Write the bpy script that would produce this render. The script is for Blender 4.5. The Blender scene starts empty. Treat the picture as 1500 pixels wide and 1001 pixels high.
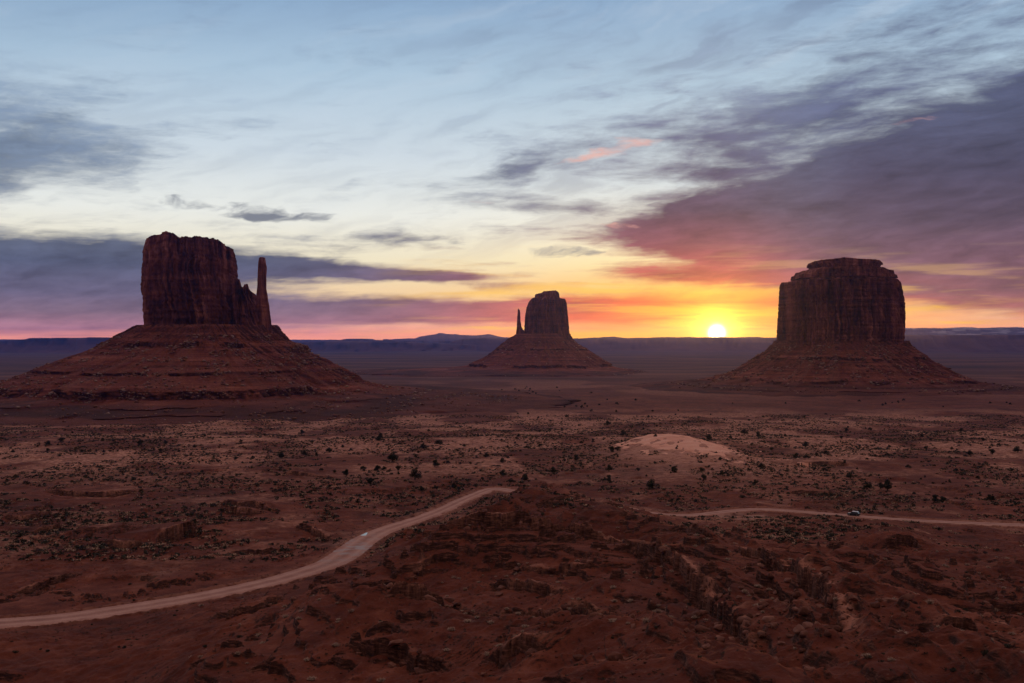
import bpy, bmesh, math, random
import numpy as np
from mathutils import Vector, Matrix, Euler

C = bpy.context.scene
COL = C.collection
random.seed(7)
RNG = np.random.default_rng(11)

# ------------------------------------------------------------------ camera
F = 1458.3            # focal length in reference pixels (35 mm on a 36 mm sensor, 1500 px wide)
cam_d = bpy.data.cameras.new("camera")
cam_d.lens = 35.0
cam_d.sensor_width = 36.0
cam_d.clip_start = 0.5
cam_d.clip_end = 120000.0
cam = bpy.data.objects.new("camera", cam_d)
cam.location = (0, 0, 0)
cam.rotation_euler = (math.radians(90), 0, 0)
COL.objects.link(cam)
C.camera = cam

def srgb(r, g, b):
    def f(c):
        c /= 255.0
        return c / 12.92 if c <= 0.04045 else ((c + 0.055) / 1.055) ** 2.4
    return (f(r), f(g), f(b), 1.0)

def bearing(px, py):
    """direction through a point of the view: azimuth and elevation in degrees"""
    x = (px - 750.0) / F; z = (500.5 - py) / F
    return math.degrees(math.atan(x)), math.degrees(math.atan2(z, math.hypot(1, x)))

# ------------------------------------------------------------------ sky
SUN_AZ, SUN_EL = bearing(1050, 488)
SUN_DIR = Vector((math.sin(math.radians(SUN_AZ)) * math.cos(math.radians(SUN_EL)),
                  math.cos(math.radians(SUN_AZ)) * math.cos(math.radians(SUN_EL)),
                  math.sin(math.radians(SUN_EL))))

class Nodes:
    """small helper that strings shader nodes together"""
    def __init__(s, tree):
        s.t = tree; s.t.nodes.clear()
    def new(s, kind, **kw):
        n = s.t.nodes.new(kind)
        for k, v in kw.items(): setattr(n, k, v)
        return n
    def put(s, sock, v):
        if isinstance(v, bpy.types.NodeSocket): s.t.links.new(v, sock)
        else: sock.default_value = v
    def m(s, op, a, b=None, c=None, clamp=False):
        n = s.new('ShaderNodeMath', operation=op, use_clamp=clamp)
        s.put(n.inputs[0], a)
        if b is not None: s.put(n.inputs[1], b)
        if c is not None: s.put(n.inputs[2], c)
        return n.outputs[0]
    def vm(s, op, a, b=None):
        n = s.new('ShaderNodeVectorMath', operation=op)
        s.put(n.inputs[0], a)
        if b is not None: s.put(n.inputs[1], b)
        return n.outputs['Value'] if op in ('LENGTH', 'DOT_PRODUCT') else n.outputs['Vector']
    def xyz(s, x, y, z):
        n = s.new('ShaderNodeCombineXYZ')
        s.put(n.inputs[0], x); s.put(n.inputs[1], y); s.put(n.inputs[2], z)
        return n.outputs[0]
    def sep(s, v):
        n = s.new('ShaderNodeSeparateXYZ'); s.put(n.inputs[0], v); return n.outputs
    def ss(s, x, a, b, lo=0.0, hi=1.0, kind='SMOOTHSTEP'):
        n = s.new('ShaderNodeMapRange', interpolation_type=kind)
        s.put(n.inputs[0], x); s.put(n.inputs[1], a); s.put(n.inputs[2], b)
        s.put(n.inputs[3], lo); s.put(n.inputs[4], hi)
        return n.outputs[0]
    def mapping(s, v, loc=(0, 0, 0), rot=(0, 0, 0), scale=(1, 1, 1), kind='POINT'):
        n = s.new('ShaderNodeMapping', vector_type=kind)
        s.put(n.inputs[0], v); n.inputs[1].default_value = loc
        n.inputs[2].default_value = rot; n.inputs[3].default_value = scale
        return n.outputs[0]
    def noise(s, v, scale=1.0, detail=4.0, rough=0.5, lac=2.0, dist=0.0, col=False):
        n = s.new('ShaderNodeTexNoise')
        s.put(n.inputs['Vector'], v)
        n.inputs['Scale'].default_value = scale; n.inputs['Detail'].default_value = detail
        n.inputs['Roughness'].default_value = rough; n.inputs['Lacunarity'].default_value = lac
        n.inputs['Distortion'].default_value = dist
        return n.outputs['Color' if col else 'Fac']
    def ramp(s, x, stops, kind='LINEAR'):
        n = s.new('ShaderNodeValToRGB'); r = n.color_ramp; r.interpolation = kind
        while len(r.elements) < len(stops): r.elements.new(0.5)
        for e, (p, c) in zip(r.elements, stops):
            e.position = p; e.color = c if len(c) == 4 else (*c, 1)
        s.put(n.inputs[0], x); return n.outputs[0]
    def mix(s, f, a, b, mode='MIX'):
        n = s.new('ShaderNodeMix', data_type='RGBA', blend_type=mode)
        s.put(n.inputs[0], f); s.put(n.inputs[6], a); s.put(n.inputs[7], b)
        return n.outputs[2]

def build_sky():
    w = bpy.data.worlds.new("World"); C.world = w; w.use_nodes = True
    N = Nodes(w.node_tree)
    d = N.new('ShaderNodeTexCoord').outputs['Generated']
    d = N.vm('NORMALIZE', d)
    x, y, z = N.sep(d)[:3]
    az = N.m('MULTIPLY', N.m('ARCTAN2', x, y), 57.29578)
    el = N.m('MULTIPLY', N.m('ARCSINE', z), 57.29578)
    v0 = N.xyz(az, el, 0.0)
    # gentle domain warp so that no cloud keeps a clean outline
    wn = N.noise(N.mapping(v0, scale=(0.085, 0.30, 1)), 1.0, 3.0, 0.55, col=True)
    wv = N.vm('MULTIPLY', N.vm('SUBTRACT', wn, (0.5, 0.5, 0.5)), (7.0, 1.7, 0.0))
    wn2 = N.noise(N.mapping(v0, loc=(31, 7, 0), scale=(0.42, 1.1, 1)), 1.0, 3.0, 0.6, col=True)
    wv2 = N.vm('MULTIPLY', N.vm('SUBTRACT', wn2, (0.5, 0.5, 0.5)), (2.0, 0.6, 0.0))
    fade = N.ss(el, 0.0, 5.0, 0.25, 1.0)
    n_ = N.new('ShaderNodeVectorMath', operation='SCALE')
    N.put(n_.inputs[0], N.vm('ADD', wv, wv2)); N.put(n_.inputs['Scale'], fade)
    v = N.vm('ADD', v0, n_.outputs[0])

    E = lambda e: e / 45.0
    e01 = N.m('MULTIPLY', N.m('MAXIMUM', el, 0.0), 1 / 45.0)
    far = N.ramp(e01, [(E(0), srgb(246, 150, 118)), (E(.55), srgb(240, 150, 122)), (E(1.2), srgb(232, 178, 150)), (E(2.6), srgb(238, 206, 160)),
                       (E(4.6), srgb(236, 226, 196)), (E(7.2), srgb(232, 234, 227)), (E(10.5), srgb(205, 217, 225)),
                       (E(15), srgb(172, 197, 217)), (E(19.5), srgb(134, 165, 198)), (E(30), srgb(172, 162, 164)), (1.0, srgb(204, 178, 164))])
    near = N.ramp(e01, [(E(0), srgb(255, 138, 0)), (E(.55), srgb(255, 164, 0)), (E(1.5), srgb(253, 178, 22)), (E(3.0), srgb(254, 200, 88)),
                        (E(4.6), srgb(253, 229, 165)), (E(6.6), srgb(247, 240, 216)), (E(9), srgb(216, 224, 224)),
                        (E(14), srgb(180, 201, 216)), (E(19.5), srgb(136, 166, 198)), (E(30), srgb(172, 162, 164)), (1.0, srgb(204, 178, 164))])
    daz = N.m('SUBTRACT', az, SUN_AZ)
    q = N.m('DIVIDE', daz, 13.0)
    wnear = N.m('EXPONENT', N.m('MULTIPLY', N.m('MULTIPLY', q, q), -1.0))
    base = N.mix(wnear, far, near)
    # top corners are a deeper blue
    left = N.ss(az, -8.0, -34.0)
    top = N.ss(el, 8.0, 22.0)
    base = N.mix(N.m('MULTIPLY', N.m('MULTIPLY', left, top), 0.35), base, srgb(90, 122, 162))

    def blob(cx, cy, rx, ry, rot=0.0, strength=1.0, vec=None):
        a, e = bearing(cx, cy)
        k = math.degrees(1 / F)
        mp = N.mapping(vec if vec is not None else v, loc=(a, e, 0), rot=(0, 0, math.radians(rot)),
                       scale=(rx * k * 1.3, ry * k * 1.3, 1.0), kind='TEXTURE')
        return N.ss(N.vm('LENGTH', mp), 0.0, 1.35, strength, 0.0)
    def total(lst):
        acc = None
        for b in lst:
            o = blob(*b)
            acc = o if acc is None else N.m('ADD', acc, o)
        return acc

    # streaky cloud textures
    vr = N.mapping(v, rot=(0, 0, math.radians(-9)))
    st_a = N.noise(N.mapping(vr, scale=(0.10, 0.40, 1)), 1.0, 7.0, 0.60)
    st_b = N.noise(N.mapping(vr, loc=(9, 3, 0), scale=(0.34, 1.25, 1)), 1.0, 8.0, 0.60)
    st_c = N.noise(N.mapping(v0, loc=(3, 8, 0), scale=(0.11, 1.55, 1)), 1.0, 6.0, 0.55, dist=0.3)
    tex = N.m('ADD', N.m('MULTIPLY', st_a, 0.62), N.m('MULTIPLY', st_b, 0.38))
    tex0 = N.m('SUBTRACT', tex, 0.5)

    broad = total([
        (-20, 408, 330, 56, 0, 1.25), (170, 398, 170, 30, -3, .85), (-60, 240, 260, 46, 8, .62), (10, 165, 200, 60, 0, .42),
        (60, 458, 420, 24, 0, .95), (480, 398, 150, 14, -3, 1.0), (640, 411, 110, 8, -4, .85), (560, 458, 420, 17, 0, .95),
        (735, 252, 110, 24, 12, .36), (580, 352, 190, 14, 4, .40), (770, 300, 120, 16, 0, .30), (760, 455, 240, 16, 0, .55),
        (1500, 300, 360, 75, 6, 1.35), (1170, 305, 240, 52, 3, .92), (1540, 205, 300, 70, 16, 1.0), (1500, 135, 220, 40, 18, .45), (1290, 352, 330, 40, -3, .95),
        (1480, 390, 260, 50, -6, 1.1), (1040, 404, 200, 13, -3, .80), (950, 452, 210, 18, 0, .95), (1080, 190, 330, 46, 8, .42),
        (1300, 170, 300, 60, 12, .42), (1280, 60, 420, 50, 14, .26), (1000, 345, 160, 16, -4, .35), (1240, 385, 200, 20, -4, .7), (1440, 435, 200, 16, -3, .6),
    ])
    # rest of the heavens, behind and beside the overlook
    cov_b = N.m('MULTIPLY', N.ss(N.m('ABSOLUTE', az), 40.0, 70.0), 0.42)
    dens = N.m('ADD', N.m('ADD', N.m('MULTIPLY', broad, 1.18), cov_b), N.m('MULTIPLY', tex0, 2.3))
    dens = N.m('ADD', dens, N.m('MULTIPLY', N.m('SUBTRACT', st_c, 0.5), N.ss(el, 8.0, 3.5, 0.0, 2.2)))
    st_e = N.noise(N.mapping(v0, loc=(2, 5, 0), rot=(0, 0, math.radians(-12)), scale=(0.16, 1.0, 1)), 1.0, 9.0, 0.64, dist=0.15)
    dens = N.m('ADD', dens, N.m('MULTIPLY', N.m('SUBTRACT', st_e, 0.5), N.ss(el, 3.0, 6.0, 0.0, 1.5)))
    mask = N.ss(dens, -0.02, 1.05)
    cirrus = N.m('MULTIPLY', N.ss(tex0, -0.02, 0.24), N.ss(el, 4.0, 9.0, 0.0, 0.26))
    # fine combed strokes that climb to the right
    vk = N.mapping(v, rot=(0, 0, math.radians(-17)))
    st_d = N.noise(N.mapping(vk, loc=(5, 2, 0), scale=(0.10, 0.62, 1)), 1.0, 6.0, 0.52)
    right = N.ss(az, -16.0, 14.0, 0.45, 1.0)
    combed = N.m('MULTIPLY', N.m('MULTIPLY', N.ss(st_d, 0.47, 0.68), N.ss(el, 3.0, 7.5)), N.m('MULTIPLY', right, 0.40))
    mask = N.m('MAXIMUM', N.m('MAXIMUM', mask, cirrus), combed)

    cfar = N.ramp(e01, [(E(0), srgb(206, 120, 112)), (E(.7), srgb(162, 108, 112)), (E(1.6), srgb(122, 98, 110)), (E(2.6), srgb(98, 92, 116)),
                        (E(4.2), srgb(76, 83, 108)), (E(6), srgb(92, 100, 118)), (E(9), srgb(112, 126, 146)), (E(13), srgb(120, 140, 166)), (1.0, srgb(84, 104, 140))])
    csun = N.ramp(e01, [(E(0), srgb(240, 96, 10)), (E(.7), srgb(240, 100, 20)), (E(1.6), srgb(232, 100, 44)), (E(2.6), srgb(212, 98, 62)),
                        (E(4.2), srgb(182, 84, 82)), (E(5.6), srgb(134, 76, 88)), (E(7.4), srgb(90, 70, 88)), (E(9.5), srgb(88, 80, 102)),
                        (E(13), srgb(108, 112, 138)), (1.0, srgb(84, 104, 140))])
    cright = N.ramp(e01, [(E(0), srgb(238, 140, 80)), (E(1.2), srgb(196, 112, 98)), (E(2.6), srgb(134, 90, 98)), (E(4.2), srgb(116, 82, 98)),
                          (E(6.4), srgb(84, 70, 90)), (E(9), srgb(70, 68, 92)), (E(12), srgb(80, 86, 114)), (1.0, srgb(84, 104, 140))])
    q2 = N.m('DIVIDE', N.m('SUBTRACT', az, SUN_AZ - 2.5), 11.0)
    ws = N.m('EXPONENT', N.m('MULTIPLY', N.m('MULTIPLY', q2, q2), -1.0))
    ccol = N.mix(N.ss(az, 12.0, 20.0), N.mix(ws, cfar, csun), cright)
    # lit and shaded folds inside the cloud sheet
    lift = N.ss(N.m('ADD', N.m('MULTIPLY', st_b, .4), N.m('ADD', N.m('MULTIPLY', st_d, .25), N.m('MULTIPLY', st_e, .35))), 0.37, 0.63, 0.60, 1.38, 'LINEAR')
    ccol = N.vm('MULTIPLY', ccol, N.xyz(lift, lift, lift))
    veil = N.m('MULTIPLY', N.m('MULTIPLY', N.ss(st_d, 0.50, 0.30), N.ss(el, 5.0, 9.0)), N.m('MULTIPLY', right, 0.24))
    base = N.mix(veil, base, srgb(206, 217, 228))
    sky = N.mix(N.m('MULTIPLY', mask, 0.985), base, ccol)

    # thin bars of gold between the low banks
    gold = N.m('MULTIPLY', N.ss(st_c, 0.50, 0.66), N.ss(el, 6.2, 2.2))
    gold = N.m('MULTIPLY', gold, N.m('MULTIPLY', N.ss(N.m('ABSOLUTE', daz), 24.0, 8.0), N.ss(mask, 1.0, 0.7, 0.42, 0.88)))
    sky = N.mix(gold, sky, N.ramp(e01, [(E(0), srgb(255, 190, 0)), (E(2), srgb(255, 196, 40)), (E(5), srgb(255, 212, 140))]))
    rose = N.m('MULTIPLY', N.ss(st_c, 0.56, 0.40), N.m('MULTIPLY', N.ss(el, 4.4, 0.8), N.ss(N.m('ABSOLUTE', daz), 16.0, 4.0)))
    sky = N.mix(N.m('MULTIPLY', rose, 0.62), sky, srgb(240, 100, 10))

    slit = N.m('MULTIPLY', N.ss(N.m('ADD', el, N.m('MULTIPLY', N.m('SUBTRACT', st_c, .5), 1.4)), 0.75, 0.42), N.ss(N.m('ABSOLUTE', daz), 15.0, 7.0))
    sky = N.mix(N.m('MULTIPLY', slit, 0.9), sky, srgb(255, 176, 0))
    halo = blob(1055, 462, 120, 26, 0, 1.0)
    halo = N.m('MULTIPLY', halo, N.ss(st_c, 0.36, 0.56, 0.15, 1.0))
    sky = N.mix(N.m('MULTIPLY', halo, 0.9), sky, (1.15, .62, .02, 1))
    # small separate clouds
    wt = total([(270, 295, 66, 7, -6, 1.1), (385, 300, 42, 7, 0, .8), (410, 313, 62, 6, 0, 1.25), (375, 312, 40, 5, 0, .7), (832, 367, 46, 5, -2, 1.05),
                            (735, 244, 34, 12, 30, .55), (560, 352, 60, 8, 6, .55), (630, 346, 70, 7, -8, .4)])
    wis = N.m('MULTIPLY', N.m('ADD', wt, N.m('MULTIPLY', N.m('SUBTRACT', st_b, 0.5), 5.5)), N.ss(wt, 0.02, 0.30))
    sky = N.mix(N.m('MULTIPLY', N.ss(wis, 0.10, 2.0), 0.9), sky, srgb(104, 110, 124))
    pt = total([(930, 209, 30, 6, 0, 1.0), (868, 228, 42, 5, 11, 1.1), (1330, 180, 40, 4, 10, .5), (720, 302, 40, 4, -4, .5), (890, 330, 60, 4, -5, .5)])
    pk = N.m('MULTIPLY', N.m('ADD', pt, N.m('MULTIPLY', N.m('SUBTRACT', st_b, 0.5), 3.0)), N.ss(pt, 0.02, 0.30))
    sky = N.mix(N.m('MULTIPLY', N.ss(pk, 0.25, 1.3), 0.75), sky, srgb(240, 176, 158))

    # opposite half of the sky, out of view: kept dim to darken slopes facing the camera
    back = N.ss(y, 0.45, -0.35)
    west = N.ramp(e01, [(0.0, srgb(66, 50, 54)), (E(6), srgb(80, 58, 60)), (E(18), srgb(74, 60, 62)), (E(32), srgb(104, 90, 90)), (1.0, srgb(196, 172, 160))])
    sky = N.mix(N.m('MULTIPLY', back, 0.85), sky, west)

    # the sun's disc and its aureole
    ang = N.m('MULTIPLY', N.m('ARCCOSINE', N.m('MINIMUM', N.vm('DOT_PRODUCT', d, tuple(SUN_DIR)), 1.0)), 57.29578)
    aq = N.m('DIVIDE', ang, 0.27)
    disc = N.m('MULTIPLY', N.m('EXPONENT', N.m('MULTIPLY', N.m('MULTIPLY', aq, aq), -1.0)), 24.0)
    g1 = N.m('ADD', N.m('MULTIPLY', N.m('EXPONENT', N.m('MULTIPLY', ang, -1.9)), 5.0), N.m('MULTIPLY', N.m('EXPONENT', N.m('MULTIPLY', ang, -0.9)), 0.75))
    g2 = N.m('MULTIPLY', N.m('EXPONENT', N.m('MULTIPLY', ang, -0.62)), 0.22)
    def tint(f, c): return N.vm('MULTIPLY', N.xyz(f, f, f), c)
    sky = N.vm('ADD', sky, tint(disc, (1.0, .86, .52)))
    sky = N.vm('ADD', sky, tint(g1, (1.0, .60, .08)))
    sky = N.vm('ADD', sky, tint(g2, (1.0, .50, .02)))
    # a physical twilight sky adds its own faint airlight
    nish = N.new('ShaderNodeTexSky', sky_type='NISHITA')
    nish.sun_disc = False; nish.sun_elevation = math.radians(SUN_EL); nish.sun_rotation = math.radians(SUN_AZ)
    sky = N.vm('ADD', sky, N.vm('MULTIPLY', nish.outputs[0], (0.004, 0.004, 0.004)))
    # above the valley haze the low sky is brighter than it looks through it
    gain = N.m('EXPONENT', N.m('MULTIPLY', N.m('MINIMUM', N.m('DIVIDE', 402.0, N.m('MAXIMUM', N.m('SINE', N.m('DIVIDE', el, 57.29578)), 0.0136)), 29500.0), 3.0e-5))
    sky = N.vm('MULTIPLY', sky, N.xyz(gain, gain, gain))
    below = N.ss(el, 0.0, -0.6)
    sky = N.mix(below, sky, (0.05, 0.03, 0.035, 1))
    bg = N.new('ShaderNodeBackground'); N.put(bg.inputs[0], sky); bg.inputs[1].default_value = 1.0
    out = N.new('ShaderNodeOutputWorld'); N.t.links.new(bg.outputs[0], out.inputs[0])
    w.cycles.sampling_method = 'MANUAL'; w.cycles.sample_map_resolution = 1024
build_sky()

sun_d = bpy.data.lights.new("sun", 'SUN')
sun_d.energy = 2.0; sun_d.angle = math.radians(0.5); sun_d.color = (1.0, 0.24, 0.03)
sun = bpy.data.objects.new("sun", sun_d); COL.objects.link(sun)
sun.rotation_euler = SUN_DIR.to_track_quat('Z', 'Y').to_euler()

C.view_settings.view_transform = 'Standard'; C.view_settings.look = 'None'
C.view_settings.exposure = 0.0; C.view_settings.gamma = 1.0
C.cycles.volume_bounces = 0; C.cycles.max_bounces = 6; C.cycles.diffuse_bounces = 3
C.cycles.transparent_max_bounces = 8
C.cycles.use_denoising = True

# ------------------------------------------------------------------ numpy noise
_perm = np.random.default_rng(5).permutation(512).astype(np.int64)
_gr = np.random.default_rng(6).random(512) * 2 * np.pi
_gx, _gy = np.cos(_gr), np.sin(_gr)
def perlin(x, y, seed=0):
    x = np.asarray(x, float); y = np.asarray(y, float)
    xi = np.floor(x).astype(np.int64); yi = np.floor(y).astype(np.int64)
    xf = x - xi; yf = y - yi
    u = xf * xf * xf * (xf * (xf * 6 - 15) + 10); v = yf * yf * yf * (yf * (yf * 6 - 15) + 10)
    def g(i, j, dx, dy):
        h = _perm[(_perm[(i + seed * 37) & 511] + j + seed * 101) & 511]
        return _gx[h] * dx + _gy[h] * dy
    a = g(xi, yi, xf, yf); b = g(xi + 1, yi, xf - 1, yf)
    c = g(xi, yi + 1, xf, yf - 1); d = g(xi + 1, yi + 1, xf - 1, yf - 1)
    return (a + u * (b - a) + v * ((c + u * (d - c)) - (a + u * (b - a)))) * 1.5
def fbm(x, y, octv=4, seed=0, gain=0.5):
    s = 0.0; a = 1.0
    for k in range(octv):
        s = s + a * perlin(x, y, seed + k); x = x * 2.03 + 7.1; y = y * 2.03 - 3.7; a *= gain
    return s
def ridged(x, y, octv=4, seed=0, gain=0.5):
    s = 0.0; a = 1.0; w = 1.0
    for k in range(octv):
        n = 1 - np.abs(perlin(x, y, seed + k)); n = n * n * w; w = np.clip(n * 1.6, 0, 1)
        s = s + a * n; x = x * 2.1 + 5.3; y = y * 2.1 - 9.1; a *= gain
    return s
def sstep(x, a, b):
    t = np.clip((x - a) / (b - a), 0, 1); return t * t * (3 - 2 * t)

# ------------------------------------------------------------------ terrain height
_bd = np.array([0, 200, 230, 300, 386, 450, 600, 750, 1000, 1300, 2000, 3500, 6000, 15000, 40000], float)
_bz = np.array([-61, -61, -63.5, -64.2, -67.5, -68.6, -71, -74.5, -88, -94, -104, -111, -121, -150, -150], float)
def base_z(d): return np.interp(d, _bd, _bz)

def at(px, py, d):
    return ((px - 750) / F * d, d, (500.5 - py) / F * d)
# spurs and mounds below the overlook: view bearing, drop and distance of surveyed points
_ctl = [
    (0,1001,182),(150,1001,177),(250,992,164),(400,1001,140),(600,1001,120),(800,1001,105),(1000,1001,96),(1200,1001,92),(1400,1001,92),(1600,1001,94),(1800,1000,96),
    (120,960,196),(220,930,208),(300,915,205),(400,920,178),(280,884,229),(420,880,225),(470,872,200),(520,868,172),(560,865,170),(620,875,182),(500,835,256),(450,850,250),
    (545,840,240),(590,776,298),(560,800,290),(640,800,280),(590,815,262),(660,765,330),
    (640,790,235),(720,770,236),(800,779,238),(870,793,236),(940,806,228),(700,842,216),(620,838,214),(800,852,208),(900,850,195),
    (700,900,170),(800,905,160),(900,905,146),(600,920,155),(520,930,152),(775,717,362),(760,762,300),(845,719,350),(700,745,350),
    (895,729,326),(925,743,318),(1000,778,280),(900,765,280),(975,772,300),(955,760,330),(1000,769,335),(1030,772,340),(1050,790,250),(1000,835,196),(1060,765,350),
    (1100,772,335),(1120,800,272),(1060,850,172),(1110,870,158),(1000,900,138),(1060,930,126),(1100,960,112),
    (1180,845,196),(1220,890,150),(1290,765,318),(1250,780,322),(1340,782,318),(1290,802,282),(1200,790,310),
    (1350,832,238),(1420,800,300),(1460,860,214),(1300,860,190),(1280,920,132),(1380,915,140),(1380,880,172),(1440,940,124),(1500,930,138),(1520,890,186),(1560,840,240),(1500,800,310),(1650,880,180),(1700,960,120),
]
_X = []; _Z = []
def _a(px, d): return (px - 750) / 250.0, math.log(d) * 4.0
for px, py, d in _ctl:
    _X.append(_a(px, d)); _Z.append(at(px, py, d)[2] - float(base_z(d)))
for px, d in [(p, dd) for p in (-300, -100, 0, 60) for dd in (110, 150, 210, 260, 330, 430)] + [(p, 560) for p in range(-300, 1900, 200)] + \
        [(p, 760) for p in range(-300, 1900, 300)] + [(200, 260), (330, 275), (430, 300), (180, 350), (330, 360), (460, 360), (540, 420), (620, 440), (720, 470),
        (800, 440), (880, 410), (955, 388), (1060, 392), (1150, 394), (1250, 386), (1350, 378), (1500, 366), (1650, 362), (1850, 360), (1300, 440), (1000, 450),
        (640, 384), (580, 352), (530, 320), (400, 266), (200, 240), (100, 232)]:
    _X.append(_a(px, d)); _Z.append(0.0)
# hidden ground behind the crests
for px, d, r in [(720, 268, 8.0), (600, 262, 7.0), (800, 275, 8.5), (900, 262, 9.5), (590, 325, 3.0), (540, 190, 11), (880, 345, 9.0), (850,378,6.0), (1290, 345, 3.0), (950, 340, 7.0)]:
    _X.append(_a(px, d)); _Z.append(r)
_X = np.array(_X); _Z = np.array(_Z)
def _tps(r2): return 0.5 * r2 * np.log(np.maximum(r2, 1e-12))
_n = len(_X)
_K = _tps(((_X[:, None] - _X[None]) ** 2).sum(-1)) + np.eye(_n) * 0.004
_P = np.hstack([np.ones((_n, 1)), _X])
_A = np.block([[_K, _P], [_P.T, np.zeros((3, 3))]])
_W = np.linalg.solve(_A, np.concatenate([_Z, np.zeros(3)]))
def residual(px, d):
    a = np.clip((px - 750) / 250.0, -4.2, 4.4).ravel(); b = (np.log(np.clip(d, 92, 800)) * 4).ravel()
    out = np.empty(a.size)
    for i in range(0, a.size, 60000):
        aa, bb = a[i:i + 60000], b[i:i + 60000]
        r2 = (aa[:, None] - _X[None, :, 0]) ** 2 + (bb[:, None] - _X[None, :, 1]) ** 2
        out[i:i + 60000] = _tps(r2) @ _W[:_n] + _W[_n] + _W[_n + 1] * aa + _W[_n + 2] * bb
    return out.reshape(np.shape(px)) * (1 - sstep(d, 560, 760))

def plain_pt(px, py):
    lo, hi = 60.0, 4000.0
    for _ in range(60):
        mid = (lo + hi) / 2
        if (500.5 - py) / F * mid > float(base_z(mid)): lo = mid
        else: hi = mid
    return ((px - 750) / F * lo, lo)
# dirt road: one track that loops behind the middle mounds
_road_px = [(-420, 934), (-150, 924), (0, 914), (100, 907), (200, 893), (300, 877), (400, 856), (470, 835), (500, 822), (518, 806), (535, 791), (558, 778), (590, 767), (640, 751), (690, 728), (722, 715)]
_rp = [plain_pt(*p) for p in _road_px] + [(0.5, 456), (14, 446), (30, 428), (42, 412), (50, 401)] + [plain_pt(*p) for p in
       [(955, 752.5), (1010, 755.5), (1060, 750), (1105, 746), (1150, 748), (1250, 756.5), (1350, 764.5), (1500, 770), (1750, 776), (2100, 780)]]
def smooth_line(pts, step=2.0, it=3):
    p = np.array(pts, float)
    for _ in range(it):
        q = [p[0]]
        for i in range(len(p) - 1): q += [p[i] * .75 + p[i + 1] * .25, p[i] * .25 + p[i + 1] * .75]
        q.append(p[-1]); p = np.array(q)
    s = np.concatenate([[0], np.cumsum(np.hypot(*np.diff(p, axis=0).T))])
    t = np.arange(0, s[-1], step)
    return np.stack([np.interp(t, s, p[:, 0]), np.interp(t, s, p[:, 1])], 1)
ROAD = smooth_line(_rp, 2.0)
ROAD_HALF = 4.6
def _resid_xy(X, Y): return residual(X / np.maximum(Y, 1) * F + 750, Y)

def smooth1(a, k):
    ker = np.hanning(k + 2)[1:-1]; ker /= ker.sum()
    return np.convolve(np.pad(a, k // 2, mode='edge'), ker, 'valid')[:len(a)]
ROAD_Z = smooth1(base_z(ROAD[:, 1]) + np.clip(_resid_xy(ROAD[:, 0], ROAD[:, 1]), -1, 1.5) * .6, 41)

def line_dist(X, Y, L, reach):
    """distance to a polyline, index of the nearest vertex and signed side"""
    sh = X.shape; x = X.ravel(); y = Y.ravel()
    D = np.full(x.size, 1e6); I = np.zeros(x.size, int); S = np.ones(x.size)
    lo = L.min(0) - reach; hi = L.max(0) + reach
    idx = np.nonzero((x > lo[0]) & (x < hi[0]) & (y > lo[1]) & (y < hi[1]))[0]
    T = np.gradient(L, axis=0)
    if len(L) > 24 and idx.size > 20000:      # coarse pass first
        C0 = L[::8]; r2 = (reach + np.hypot(*np.diff(L, axis=0).T).max() * 8) ** 2; keep = np.zeros(idx.size, bool)
        for i in range(0, idx.size, 200000):
            j = idx[i:i + 200000]
            keep[i:i + 200000] = ((x[j, None] - C0[None, :, 0]) ** 2 + (y[j, None] - C0[None, :, 1]) ** 2).min(1) < r2
        idx = idx[keep]
    for i in range(0, idx.size, 40000):
        j = idx[i:i + 40000]
        d2 = (x[j, None] - L[None, :, 0]) ** 2 + (y[j, None] - L[None, :, 1]) ** 2
        k = d2.argmin(1); D[j] = np.sqrt(d2[np.arange(j.size), k]); I[j] = k
        S[j] = np.sign(T[k, 0] * (y[j] - L[k, 1]) - T[k, 1] * (x[j] - L[k, 0]))
    return D.reshape(sh), I.reshape(sh), S.reshape(sh)

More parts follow.
